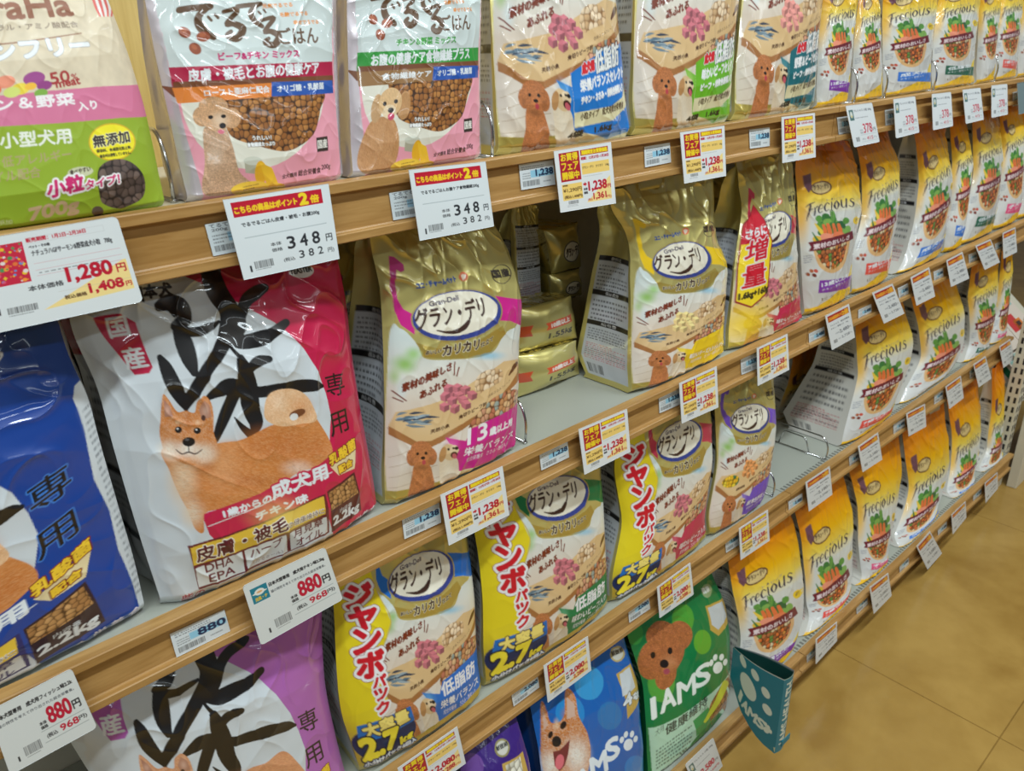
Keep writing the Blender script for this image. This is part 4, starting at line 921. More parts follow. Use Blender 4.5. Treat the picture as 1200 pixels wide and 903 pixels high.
for x0, x1, w in ((X0, XJ - .001, 'left'), (XJ + .001, X1, 'right')):
    for z0, z1, mt, nm in ((DECK['A'] - .10, 2.0, M_BACK, 'pale oak'), (0.0, DECK['A'] - .102, M_CREAM, 'cream painted')):
        b = MB(); b.box(x0, x1, BACK_Y, BACK_Y + .012, z0, z1)
        tag(b.build('back_panel', mt), f'{nm} back panel of the {"near left" if w == "left" else "far right"} bay behind the bags', 'panel', 'back panels of the gondola')
b = MB(); b.box(X0, X1, -.045, -.033, 0.0, TOP['D'] - .062)
tag(b.build('kick_plate', M_RAIL), 'wood-look kick plate under the bottom shelf, set back above the floor', 'kick plate')
# floor
M_FLOOR = wood_mat('polished_wood_look_vinyl', (182, 146, 78), (154, 118, 56), (1.0, 1.0, 1.0), 0.2, nscale=3.4, bump=.02)
bt = M_FLOOR.node_tree; tcf = nd(M_FLOOR, 'ShaderNodeTexCoord'); brk = nd(M_FLOOR, 'ShaderNodeTexBrick'); mpf = nd(M_FLOOR, 'ShaderNodeMapping')
mpf.inputs['Rotation'].default_value = (0, 0, math.radians(0)); mpf.inputs['Location'].default_value = (-1.616 + 9.0, .44 + 9.0, 0)
brk.inputs['Scale'].default_value = 1.0; brk.inputs['Brick Width'].default_value = .9; brk.inputs['Row Height'].default_value = .9; brk.inputs['Mortar Size'].default_value = .0016; brk.offset = 0.0
brk.inputs['Color1'].default_value = (1, 1, 1, 1); brk.inputs['Color2'].default_value = (.96, .96, .96, 1); brk.inputs['Mortar'].default_value = (.62, .58, .52, 1)
lk(M_FLOOR, tcf.outputs['Object'], mpf.inputs['Vector']); lk(M_FLOOR, mpf.outputs['Vector'], brk.inputs['Vector'])
bs = M_FLOOR.node_tree.nodes['Principled BSDF']; old = bs.inputs['Base Color'].links[0].from_socket
mxf = nd(M_FLOOR, 'ShaderNodeMix'); mxf.data_type = 'RGBA'; mxf.blend_type = 'MULTIPLY'; mxf.inputs[0].default_value = 1.0
lk(M_FLOOR, old, mxf.inputs[6]); lk(M_FLOOR, brk.outputs['Color'], mxf.inputs[7]); lk(M_FLOOR, mxf.outputs[2], bs.inputs['Base Color'])
tag(mesh_obj('floor', [(-3, -6, 0), (9, -6, 0), (9, 3, 0), (-3, 3, 0)], [(0, 1, 2, 3)], M_FLOOR), kind='structure')

tag(mesh_obj('ceiling', [(-3, -6, 3.0), (9, -6, 3.0), (9, 3, 3.0), (-3, 3, 3.0)], [(0, 3, 2, 1)], new_mat('white_ceiling', (226, 226, 222), .8)), kind='structure')

# end of the gondola: slotted post and the cream end panel of the next fixture
px = X1 + .006
up = empty('slotted_upright', (px + .03, -.03, 0)); tag(up, 'cream slotted steel upright at the far end of the shelves', 'upright post')
b = MB(); b.box(px, px + .045, -.055, -.015, 0, 2.0); b.build('post', M_CREAM, up, bevel=.001)
b = MB()
for i in range(56):
    for k in (0, 1): b.box(px + .009 + k * .019, px + .016 + k * .019, -.0556, -.0548, .05 + i * .034, .07 + i * .034)
for i in range(56):
    for k in (0, 1): b.box(px - .0006, px + .0002, -.049 + k * .018, -.042 + k * .018, .05 + i * .034, .07 + i * .034)
b.build('slot', M_DARK, up)
ep = empty('end_panel', (px + .5, -.07, 0)); tag(ep, 'cream moulded end panel beyond the slotted upright, down to the floor', 'panel')
b = MB(); b.box(px + .047, px + 1.2, -.10, -.07, 0, .33); b.build('panel_board', M_CREAM, ep, bevel=.002)
b = MB()
for q in (0, 1): b.tube(round_path([(px + .14 + q * .02, -.102, .10 + q * .02), (px + .7, -.102, .10 + q * .02), (px + .7, -.102, .28 - q * .02), (px + .14 + q * .02, -.102, .28 - q * .02), (px + .14 + q * .02, -.102, .10 + q * .02)], .05), .004)
b.build('moulding', M_CREAM, ep, smooth=True)

# ------------------------------------------------------------------ artwork
A_RED = shiba_art((196, 24, 72), (104, 22, 40), (190, 24, 66))
A_BLUE = shiba_art((14, 62, 146), (26, 34, 100), (14, 62, 146), blue=True)
A_PUR = shiba_art((176, 100, 176), (90, 30, 100), (176, 90, 172), purple=True)
A_PINK = gran_art((206, 30, 136), (226, 110, 180), big='13', mid='歳以上用', small='栄養バランス')
A_YEL = gran_art((240, 200, 30), (246, 224, 110), mid='', small='味わいチーズ入りセレクト', meat='cheese')
A_GRED = gran_art((196, 40, 74), (220, 110, 130), small='味わいビーフ入り', meat='beef')
A_LBLUE = gran_art((30, 122, 206), (110, 180, 230), mid='低脂肪', small='栄養バランス')
A_LGREEN = gran_art((112, 186, 40), (180, 216, 120), mid='低脂肪', small='味わいビーフ入り')
A_LTEAL = gran_art((30, 110, 120), (100, 160, 170), mid='低脂肪', small='味わいビーフ入り', meat='chicken')
A_DGREEN = gran_art((24, 122, 70), (110, 180, 140), mid='低脂肪', small='味わいビーフ入り')
A_PURPLE = gran_art((116, 80, 190), (170, 150, 220), small='緑黄色野菜入り', meat='veg')
# 増量 flash on the red one
def bonus(a):
    b = a.copy(); b.M = lambda p: np.asarray(p, float)
    Y = (246, 214, 40); b.soft(60, 850, 240, 220, (248, 210, 40), .9, metal=0)
    b.poly([(10, 330), (70, 240), (150, 330), (214, 440), (196, 700), (90, 760), (10, 720)], (150, 30, 40)); b.poly([(16, 336), (72, 252), (146, 336), (206, 444), (188, 694), (90, 750), (16, 712)], Y)
    b.poly([(14, 340), (72, 246), (146, 332), (190, 420), (14, 430)], (206, 30, 50)); b.text('さらに', (30, 405), (160, 395), 44, WHITE, bold=2)
    b.text('増', (40, 524), (176, 516), 108, (206, 24, 44), bold=3, out=WHITE, outw=5); b.text('量', (36, 650), (172, 642), 108, (206, 24, 44), bold=3, out=WHITE, outw=5); b.text('1.6kg+160g', (24, 716), (196, 700), 40, (60, 50, 20), bold=3)
    return b
A_GRED = bonus(A_GRED)
def foot_label(a, col, t1, t2):        # tall pouches: a deep curved label at the foot
    b = a.copy(); b.M = lambda p: np.asarray(p, float)
    b.poly([(250, 800), (330, 770), (430, 745), (548, 735), (566, 860), (540, 925), (450, 955), (265, 962)], (230, 220, 176)); b.poly([(250, 800), (330, 770), (430, 745), (548, 735), (562, 840), (520, 890), (440, 912), (262, 916)], col)
    b.text('成犬用', (300, 808), (360, 800), 30, (216, 40, 50), bold=3, out=WHITE, outw=2); b.text('低脂肪', (365, 812), (512, 796), 66, (240, 240, 236), bold=2.5, out=(30, 60, 90), outw=2)
    b.text(t1, (290, 858), (540, 836), 34, (240, 240, 240), bold=2); b.text(t2, (290, 894), (525, 874), 22, (240, 240, 240), bold=1.5); b.text('小粒タイプ　成犬用総合栄養食', (290, 942), (520, 926), 22, (90, 70, 40), bold=1)
    b.text('4袋　1.6kg', (240, 1000), (440, 985), 26, (60, 50, 30), bold=1.5)
    return b
A_LBLUE = foot_label(A_LBLUE, (30, 122, 206), '栄養バランスセレクト', 'チキン・ささみ・緑黄色野菜入り'); A_LGREEN = foot_label(A_LGREEN, (112, 186, 40), '味わいビーフセレクト', 'ビーフ・緑黄色野菜入り'); A_LTEAL = foot_label(A_LTEAL, (28, 108, 118), '野菜＆ビーフセレクト', 'ビーフ・緑黄色野菜入り')
J_BLUE = jumbo(gran_art((30, 110, 200), (110, 180, 230), mid='低脂肪', small='栄養バランス')); J_GREEN = jumbo(A_DGREEN); J_RED = jumbo(gran_art((196, 56, 84), (220, 120, 140), small='味わいビーフ入り'))
FRC = {k: frecious_art(*v) for k, v in dict(purple=((128, 50, 160), '13歳以上用'), red=((226, 80, 66), '7歳以上用'), blue=((60, 120, 206), '成犬用'), green=((40, 100, 76), '低脂肪'), pink=((228, 84, 130), '子犬用'), none=(None,), ).items()}
S_GOLD = side_label(); S_GOLDJ = side_label(lab=(190, 194, 196), top=.22)
S_FREC = side_label(bg=(206, 202, 192), metal=0, lab=(206, 202, 192), top=.22, bars=(.0, .2, .38))
S_SHIBA = Art(200, 700, (206, 208, 208)); S_SHIBA.fine([(20, 280), (180, 280), (180, 420), (20, 420)], 6, (90, 90, 96)); S_SHIBA.poly([(20, 470), (180, 470), (180, 486), (20, 486)], (30, 30, 34)); S_SHIBA.fine([(20, 500), (180, 500), (180, 560), (20, 560)], 4, (90, 90, 96)); S_SHIBA.poly([(20, 590), (180, 590), (180, 604), (20, 604)], (30, 30, 34)); S_SHIBA.poly([(0, 150), (200, 150), (200, 240), (0, 240)], (190, 24, 66)); S_SHIBA.text('犬', (60, 230), (140, 230), 60, WHITE, bold=3)
S_SHIBA.poly([(176, 0), (182, 0), (182, 700), (176, 700)], (190, 24, 66))
S_BLUE = Art(200, 700, (200, 204, 206)); S_BLUE.fine([(30, 100), (170, 100), (170, 620), (30, 620)], 26, (110, 112, 120))
S_SILVER = Art(40, 200, (206, 196, 200), metal=.5)
S_GREEN = Art(100, 400, (14, 90, 50)); S_GREEN.fine([(20, 120), (80, 120), (80, 380), (20, 380)], 16, (160, 190, 160))
S_BL = Art(100, 400, (18, 70, 140)); S_PU = Art(60, 240, (44, 24, 90)); S_NAT = Art(60, 240, (200, 186, 150))

# ------------------------------------------------------------------ second row shelf: the big bags
SHIBA.build('white and magenta bag with a brown curly-tailed dog and huge black brush lettering', A_RED, 3, P_FILM, S_SHIBA, 4, (150, 24, 60), group='calligraphy dog food bags')
toB = affine_fit([(392, 454), (398, 499), (400, 528), (400, 574), (404, 602), (440, 590), (412, 385)], [(56, 580), (76.6, 628.5), (78, 672), (80.5, 728.5), (90, 760), (160, 715), (88, 455)])
bl = toB(RED_L); br = [(173, 722), (160, 660), (140, 585), (118, 505), (98, 440), (78, 385), (55, 310)]
Bag(bl, br, 'B', y0=.030, lean=.03, d=.10, bulge=.028, seed=14, wr=1.3, seal=.04, gus=-.15).build('royal blue bag with brown dog hindquarters at the left edge', A_BLUE, 3, P_FILM, S_BLUE, 4, (20, 60, 130), group='calligraphy dog food bags', right_art=S_BLUE)
toP = affine_fit([(173, 435), (186, 418), (392, 454), (398, 499), (190.5, 462), (243, 465)], [(117, 877), (160, 832), (341, 838), (357, 874), (174, 871), (225, 857)])
pl = [(200, 1090), (165, 1010), (120, 930), (82, 870), (70, 845), (70, 800), (75, 730)]; pr = [(424, 975), (410, 925), (397, 870), (384, 810), (380, 760), (378, 700), (368, 660)]
Bag(pl, pr, 'C', y0=.024, lean=.05, d=.09, bulge=.030, seed=17, wr=1.2, seal=.04, gus=.1).build('white and lilac bag with black brush lettering on the third shelf', A_PUR, 3, P_FILM, S_BLUE, 4, (120, 60, 130), group='calligraphy dog food bags')
GG = 'gold foil pouches'
GD.build('gold pouch with a magenta ribbon and the number 13, right of the magenta bag', A_PINK, 3, P_FILM, S_GOLD, 3, GOLD, .52, GG)
YB = Bag([(742, 476), (743, 380), (741, 295), (735, 270), (715, 246), (706, 222)], [(847, 436), (852, 366), (856, 308), (840, 276), (838, 235), (836, 196)], 'B', y0=.024, lean=.06, d=.125, bulge=.020, seed=23, wr=1.2, gus=.12)
YB.build('gold pouch with yellow ribbon, turned so its side of small print shows', A_YEL, 3, P_FILM, S_GOLD, 2, GOLD, .52, GG)
Bag([(851, 430), (854, 366), (864, 313), (872, 245), (866, 215), (858, 185)], [(953, 386), (952, 350), (949, 290), (944, 250), (943, 190), (941, 162)], 'B', y0=.023, lean=.05, d=.11, bulge=.020, seed=24, wr=1.2).build('gold pouch with red 増量 flash on a yellow shield', A_GRED, 4, P_FILM, S_GOLD, 4, GOLD, .52, GG)
# top shelf pouches
Bag([(587, 186), (584, 100), (578, 0), (572, -110), (566, -235)], [(741, 163), (734, 100), (726, 0), (716, -120), (706, -250)], 'A', y0=.024, lean=.06, d=.12, bulge=.022, seed=25, wr=1.4).build('gold pouch with a blue 低脂肪 label under crinkled clear film', A_LBLUE, 3, P_FILM, S_GOLD, 3, GOLD, .52, GG)
Bag([(743, 164), (746, 75), (748, 0), (750, -110), (752, -230)], [(856, 148), (860, 80), (868, 0), (872, -110), (874, -230)], 'A', y0=.024, lean=.05, d=.12, bulge=.022, seed=26, wr=1.2).build('gold pouch with a lime green 低脂肪 label on the top shelf', A_LGREEN, 3, P_FILM, S_GOLD, 3, GOLD, .52, GG)
Bag([(862, 144), (866, 75), (871, 0), (877, -110), (883, -230)], [(955, 133), (960, 60), (966, 0), (973, -100), (979, -220)], 'A', y0=.024, lean=.05, d=.12, bulge=.022, seed=27, wr=1.2).build('gold pouch with a dark teal 低脂肪 label on the top shelf', A_LTEAL, 3, P_FILM, S_GOLD, 3, GOLD, .52, GG)
# third shelf pouches
Bag([(424, 900), (409, 856), (388, 815), (382, 770), (388, 715), (397, 660), (398, 600)], [(566, 815), (561, 760), (559, 700), (553, 650), (543, 600), (532, 560)], 'C', y0=.024, lean=.05, d=.12, bulge=.024, seed=28, wr=.9).build('gold and yellow 2.7kg pouch with a blue ribbon, beside the lilac bag', J_BLUE, 3, P_FILM_SOFT, S_GOLDJ, 3, GOLD, .52, GG)
Bag([(570, 805), (565, 760), (559, 704), (558, 659), (556, 600), (553, 540), (550, 500)], [(713, 720), (714, 677), (712, 631), (710, 590), (705, 540), (698, 480)], 'C', y0=.024, lean=.05, d=.12, bulge=.024, seed=29, wr=.8).build('gold and yellow 2.7kg pouch with a green ribbon', J_GREEN, 3, P_FILM_SOFT, S_GOLDJ, 3, GOLD, .52, GG)
Bag([(714, 708), (723, 662), (733, 613), (722, 552), (724, 520), (735, 480), (742, 455)], [(829, 634), (828, 605), (838, 540), (836, 495), (832, 455), (822, 425)], 'C', y0=.024, lean=.05, d=.12, bulge=.020, seed=30, wr=.9, gus=.1).build('gold and yellow 2.7kg pouch with a dull red ribbon', J_RED, 3, P_FILM_SOFT, S_GOLDJ, 3, GOLD, .52, GG)
Bag([(829, 632), (831, 575), (833, 524), (832, 488), (840, 455), (845, 420)], [(894, 590), (903, 556), (911, 500), (909, 455), (905, 405)], 'C', y0=.023, lean=.05, d=.11, bulge=.018, seed=32, wr=.9).build('gold pouch with a purple ribbon and yellow vegetables', A_PURPLE, 4, P_FILM_SOFT, S_GOLD, 4, GOLD, .52, GG)
# flat bags on the top shelf
NAT.build('beige, pink and green natural kibble bag, left edge of the top shelf', natural_art(), 3, P_MATTE, S_NAT, 2, (190, 180, 140))
DG = 'soft kibble bags on the top shelf'
DER.build('pink and silver bag with a curly poodle and a crimson band', deru_art((176, 24, 66), (226, 130, 50), False), 3, P_FILM, S_SILVER, 2, (200, 190, 196), .5, DG)
D2L = [(413, 212), (404, 140), (394, 60), (387, 0), (380, -72)]; D2R = [(566, 190), (567, 100), (567, 0), (566, -82)]
Bag(D2L, D2R, 'A', y0=.022, lean=.03, d=.045, bulge=.014, seed=22, wr=.8, gus=.05).build('pink and silver bag with a long-haired golden dog and a green band', deru_art((50, 150, 60), (150, 110, 66), True), 3, P_FILM, S_SILVER, 2, (200, 190, 196), .5, DG)
# ------------------------------------------------------------------ yellow-topped pouches
FG = 'yellow and white vegetable pouches'
def frec(L, R, s, kind, label, k=3, seed=50, d=.10, y0=.023, lean=.05, wr=1.0, mat=None, gus=.2, bulge=.018):
    if s == 'D': lean = .10 if seed != 85 else .06
    if L is F1_L: return FR.build(label, FRC[kind], k, mat, S_FREC, 4, (206, 202, 192), 0, FG)
    Bag(L, R, s, y0=y0, lean=lean, d=d, bulge=bulge, seed=seed, wr=wr, gus=gus).build(label, FRC[kind], k, mat or P_FILM_SOFT, S_FREC, 4, (206, 202, 192), 0, FG)
def up_(L, R, s, dz=0): return L, R
frec(F1_L, F1_R, 'B', 'purple', 'yellow-topped pouch with a purple tag on the second shelf', 3, 11, mat=P_FILM)
frec([(999, 351), (1001, 303), (1013, 247), (1010, 208), (1001, 165), (999, 150)], [(1040, 328), (1048, 272), (1055, 231), (1054, 188), (1041, 158), (1036, 140)], 'B', 'red', 'yellow-topped pouch with a red tag on the second shelf', 4, 51, mat=P_FILM)
frec([(1050, 328), (1063, 303), (1074, 262), (1080, 214), (1075, 176), (1070, 140)], [(1103, 300), (1106, 280), (1114, 239), (1116, 208), (1109, 165), (1104, 125)], 'B', 'blue', 'yellow-topped pouch with a blue tag, front of the overlapping pair on the second shelf', 4, 52, mat=P_FILM, gus=.05)
frec([(1107, 298), (1112, 262), (1117, 230), (1119, 191), (1114, 150), (1112, 124)], [(1124, 288), (1132, 226), (1137, 188), (1134, 157), (1128, 118)], 'B', 'blue', 'narrow glimpse of a yellow-topped pouch right of the blue-tagged one', 4, 53, d=.08)
frec([(1126, 290), (1137, 242), (1144, 201), (1142, 165), (1139, 112)], [(1162, 273), (1171, 226), (1174, 176), (1170, 140), (1166, 108)], 'B', 'green', 'yellow-topped pouch with a dark green tag on the second shelf', 4, 54, mat=P_FILM)
frec([(1164, 273), (1172, 226), (1175, 176), (1171, 145), (1169, 106)], [(1191, 259), (1198, 226), (1199, 160), (1195, 98)], 'B', 'pink', 'yellow-topped pouch with a pink tag near the right end of the second shelf', 4, 55)
frec([(1193, 259), (1200, 226), (1201, 160), (1198, 98)], [(1222, 243), (1226, 200), (1224, 140), (1220, 90)], 'B', 'red', 'yellow-topped pouch cut by the right edge of the frame on the second shelf', 6, 56)
# small ones on the top shelf
TS = [([(955, 132), (961, 60), (965, 0), (968, -50)], [(992, 126), (1000, 50), (1005, 0), (1006, -54)], 'purple', 'small yellow-topped pouch with a purple tag on the top shelf'),
      ([(1000, 125), (1004, 50), (1008, 0), (1012, -40)], [(1034, 119), (1032, 50), (1028, 0), (1024, -46)], 'none', 'small tagless yellow-topped pouch between two wire loops of the top shelf'),
      ([(1037, 120), (1038, 50), (1037, 0), (1034, -44)], [(1090, 111), (1096, 30), (1100, 0), (1100, -50)], 'blue', 'small yellow-topped pouch with a sky-blue tag on the top shelf'),
      ([(1093, 111), (1098, 30), (1101, 0), (1102, -48)], [(1140, 104), (1147, 25), (1149, 0), (1148, -50)], 'green', 'small yellow-topped pouch with a teal tag on the top shelf'),
      ([(1145, 104), (1149, 50), (1150, 0), (1151, -40)], [(1162, 101), (1167, 50), (1171, 0), (1172, -42)], 'none', 'narrow small yellow-topped pouch turned aside, before the red-tagged one'),
      ([(1163, 101), (1168, 40), (1174, 0), (1176, -46)], [(1190, 96), (1195, 40), (1199, 0), (1199, -46)], 'red', 'small yellow-topped pouch with a red tag near the right edge of the top shelf'),
      ([(1193, 97), (1198, 40), (1202, 0), (1203, -46)], [(1218, 92), (1222, 40), (1224, 0), (1224, -50)], 'green', 'small yellow-topped pouch cut by the right edge of the top shelf')]
for i, (L, R, k, lb) in enumerate(TS): frec(L, R, 'A', k, lb, 3 if i < 4 else 5, 60 + i, d=.055, y0=.024, lean=.03, mat=P_FILM, bulge=.012)
# third shelf
frec([(985, 535), (996, 490), (1009, 440), (1006, 410), (1003, 375), (1000, 345)], [(1040, 508), (1051, 465), (1067, 426), (1073, 398), (1062, 365), (1050, 325)], 'C', 'red', 'tilted yellow-topped pouch showing its grey side of small print, held by a wire', 3, 70, d=.17, gus=.04)
frec([(1050, 497), (1066, 452), (1083, 420), (1079, 385), (1067, 345), (1064, 322)], [(1100, 466), (1121, 424), (1132, 398), (1131, 360), (1119, 325), (1112, 296)], 'C', 'none', 'yellow-topped pouch with a wide orange top on the third shelf', 4, 71, d=.13, gus=.05, y0=.030)
frec([(1120, 452), (1127, 410), (1134, 370), (1138, 326), (1142, 285)], [(1150, 432), (1158, 400), (1168, 360), (1170, 320), (1172, 272)], 'C', 'green', 'yellow-topped pouch with a green tag on the third shelf', 4, 72)
frec([(1153, 430), (1162, 390), (1171, 350), (1174, 310), (1176, 268)], [(1184, 408), (1192, 365), (1200, 320), (1198, 280), (1196, 248)], 'C', 'pink', 'yellow-topped pouch with a pink tag, last at the far end of the third shelf', 4, 73)
# bottom shelf
frec([(872, 815), (868, 750), (862, 700), (854, 660), (850, 634)], [(926, 790), (943, 718), (943, 680), (938, 638), (927, 600), (918, 584)], 'D', 'purple', 'yellow-topped pouch with a wide orange top behind the teal divider sleeve', 3, 80, y0=.026)
frec([(935, 786), (944, 709), (940, 654), (928, 608), (922, 582)], [(988, 742), (1000, 670), (1001, 600), (990, 560), (982, 540)], 'D', 'red', 'yellow-topped pouch with a red tag and a missing first letter, bottom shelf', 3, 81, y0=.026)
frec([(998, 730), (1001, 640), (995, 580), (989, 540), (985, 522)], [(1030, 704), (1041, 641), (1050, 596), (1058, 548), (1054, 515), (1050, 496)], 'D', 'pink', 'yellow-topped pouch with a pink tag on the bottom shelf, its whole name showing', 3, 82, y0=.026)
frec([(1046, 690), (1050, 628), (1062, 599), (1068, 572), (1064, 548), (1059, 520), (1057, 495)], [(1090, 652), (1094, 615), (1103, 582), (1112, 545), (1113, 515), (1107, 488), (1104, 470)], 'D', 'blue', 'slumped yellow-topped pouch leaning right with a grey side, bottom shelf', 3, 83, d=.10, y0=.026, gus=.06)
frec([(1096, 648), (1106, 590), (1116, 548), (1117, 515), (1112, 480), (1108, 452)], [(1130, 614), (1137, 570), (1148, 525), (1150, 480), (1143, 435)], 'D', 'blue', 'yellow-topped pouch with a small blue tag, last but one on the bottom shelf', 4, 84, y0=.026, gus=.1)
frec([(1136, 610), (1141, 560), (1152, 515), (1154, 480), (1150, 440)], [(1164, 584), (1172, 535), (1179, 490), (1178, 455), (1172, 420)], 'D', 'none', 'last yellow-topped pouch of the bottom shelf, beside the slotted upright', 4, 85, y0=.026, gus=.1, d=.08)
IAG.build('green bag with a curly brown dog and bold white lettering', iams_green(), 3, P_GLOSS, S_GREEN, 2, (14, 90, 50), group='premium bags on the bottom shelf')
IAB.build('blue bag with a laughing brown and white dog', iams_blue(), 3, P_GLOSS, S_BL, 2, (18, 70, 140), group='premium bags on the bottom shelf')
PPB.build('purple bag at the bottom left corner of the bottom shelf, mostly out of frame', purple_premium(), 4, P_GLOSS, S_PU, 2, (44, 24, 90), group='premium bags on the bottom shelf')
# ------------------------------------------------------------------ price cards and shelf labels
RED, YL = (196, 22, 52), (250, 214, 70)
def card_348(t):
    a = Art(1050, 750, (226, 234, 238)); K = (40, 44, 52)
    a.poly([(60, 40), (960, 40), (960, 175), (60, 175)], RED); a.text('こちらの商品はポイント', (80, 145), (690, 145), 62, (250, 210, 40), bold=4); a.text('2', (720, 155), (800, 155), 100, (250, 220, 40), bold=9); a.text('倍', (830, 155), (920, 155), 70, (250, 210, 40), bold=4)
    a.text(t, (110, 275), (900, 275), 44, K, bold=1.5); a.line((110, 370), (960, 370), 4, (110, 130, 134))
    a.text('本体', (340, 490), (450, 490), 34, K, bold=.8); a.text('価格', (340, 545), (450, 545), 34, K, bold=.8); 
    for i, ch in enumerate('348'): a.text(ch, (510 + i * 135, 545), (590 + i * 135, 545), 115, K, bold=4)
    a.text('円', (930, 545), (1000, 545), 70, K, bold=2)
    a.text('(税込', (440, 665), (560, 665), 42, K, bold=.8)
    for i, ch in enumerate('382'): a.text(ch, (610 + i * 105, 655), (665 + i * 105, 655), 72, K, bold=2.5)
    a.text('円)', (930, 665), (1000, 665), 52, K, bold=1); a.text('1', (90, 690), (108, 690), 60, K, bold=1); a.barcode(140, 600, 190, 70); a.fine([(140, 672), (330, 672), (330, 690), (140, 690)], 1, K)
    return a
def card_sale(p1='1,238', p2='1,361', q1='1,290', q2='1,408'):
    a = Art(700, 720, (232, 236, 238)); Ye = (250, 214, 120)
    a.poly([(50, 40), (290, 40), (290, 370), (50, 370)], (180, 30, 50))
    for i, t in enumerate(('お買得', 'フェア', '開催中')): a.text(t, (72, 135 + i * 105), (268, 135 + i * 105), 84, (250, 222, 40), bold=3)
    a.poly([(305, 40), (650, 40), (650, 105), (305, 105)], (180, 30, 50)); a.text('期間限定お買得価格', (320, 96), (640, 96), 48, (250, 222, 40), bold=3)
    a.text('期間：12月27日~1月28日', (306, 155), (650, 155), 34, (190, 40, 70), bold=1.5)
    a.poly([(305, 190), (650, 190), (650, 320), (305, 320)], Ye); a.text('グラン・デリ　カリカリ　1.6kg', (312, 265), (645, 265), 38, (70, 60, 50), bold=1.2); a.fine([(310, 338), (600, 338), (600, 350), (310, 350)], 1, (120, 120, 120))
    a.poly([(330, 650), (640, 380), (650, 380), (650, 650)], (252, 226, 150))
    a.poly([(50, 400), (290, 400), (290, 590), (50, 590)], Ye); a.text('通常価格', (60, 425), (120, 425), 20, (90, 60, 40), bold=1); a.text('¥' + q1 + '円', (62, 500), (280, 500), 50, (110, 80, 40), bold=2); a.text('(税込' + q2 + '円)', (70, 575), (284, 575), 42, (110, 80, 40), bold=1.5)
    a.poly([(305, 420), (325, 420), (325, 405), (350, 432), (325, 460), (325, 445), (305, 445)], (200, 30, 50)); a.text('本体', (305, 505), (352, 505), 30, (50, 50, 60), bold=2); a.text('価格', (305, 548), (352, 548), 30, (50, 50, 60), bold=2)
    a.text(p1, (368, 530), (595, 530), 118, RED, bold=6); a.text('円', (608, 515), (648, 515), 44, RED, bold=2); a.text('(税込', (345, 640), (405, 640), 34, (200, 70, 60), bold=1); a.text(p2, (418, 636), (580, 636), 84, RED, bold=4); a.text('円)', (590, 640), (645, 640), 38, (200, 70, 60), bold=1)
    a.barcode(110, 600, 120, 40); a.fine([(90, 645), (240, 645), (240, 672), (90, 672)], 2, (120, 120, 130)); return a
def card_point(p1='2,480', p2='2,728'):
    a = Art(420, 520, (226, 230, 232)); K = (96, 104, 116)
    a.poly([(30, 30), (390, 30), (390, 120), (30, 120)], (176, 34, 40)); a.text('こちらの商品はポイント', (40, 104), (270, 104), 48, (240, 160, 50), bold=4); a.text('2倍', (275, 112), (380, 112), 70, (244, 180, 50), bold=5)
    a.text('フレシャス　総合栄養食', (50, 190), (380, 190), 26, K, bold=.6); a.text('チキン・野菜入り　2kg', (50, 240), (350, 240), 26, K, bold=.6); a.text('本体価格', (110, 330), (180, 330), 26, K); a.text(p1, (185, 345), (345, 345), 56, K, bold=2); a.text('円', (350, 335), (385, 335), 30, K)
    a.text('(税込', (140, 425), (190, 425), 26, K); a.text(p2, (200, 430), (340, 430), 40, K, bold=1.2); a.text('円)', (345, 425), (385, 425), 28, K); a.barcode(60, 395, 60, 50); return a
def card_378():
    a = Art(360, 440, (232, 238, 242), M=None); K = (110, 116, 128)
    a.poly([(25, 50), (80, 50), (80, 160), (25, 160)], (86, 124, 124)); a.ell(52, 100, 16, 34, (226, 232, 226)); a.ell(52, 118, 7, 12, (230, 200, 60)); a.text('フレシャス 小粒 200g', (90, 82), (325, 82), 30, K, bold=1.2); a.fine([(90, 130), (300, 130), (300, 150), (90, 150)], 1, K)
    a.text('本体', (120, 285), (160, 285), 22, K); a.text('価格', (120, 312), (160, 312), 22, K); a.text('378', (170, 310), (290, 310), 100, (206, 50, 80), bold=2.5); a.text('円', (300, 305), (335, 305), 40, K, bold=1); a.line((120, 325), (340, 325), 2.5, K)
    a.barcode(50, 340, 46, 48); a.text('(税込', (130, 385), (180, 385), 24, K); a.text('415', (195, 388), (280, 388), 40, (206, 80, 96), bold=1.2); a.text('円)', (290, 385), (330, 385), 26, K); a.line((120, 400), (340, 400), 2, K); return a
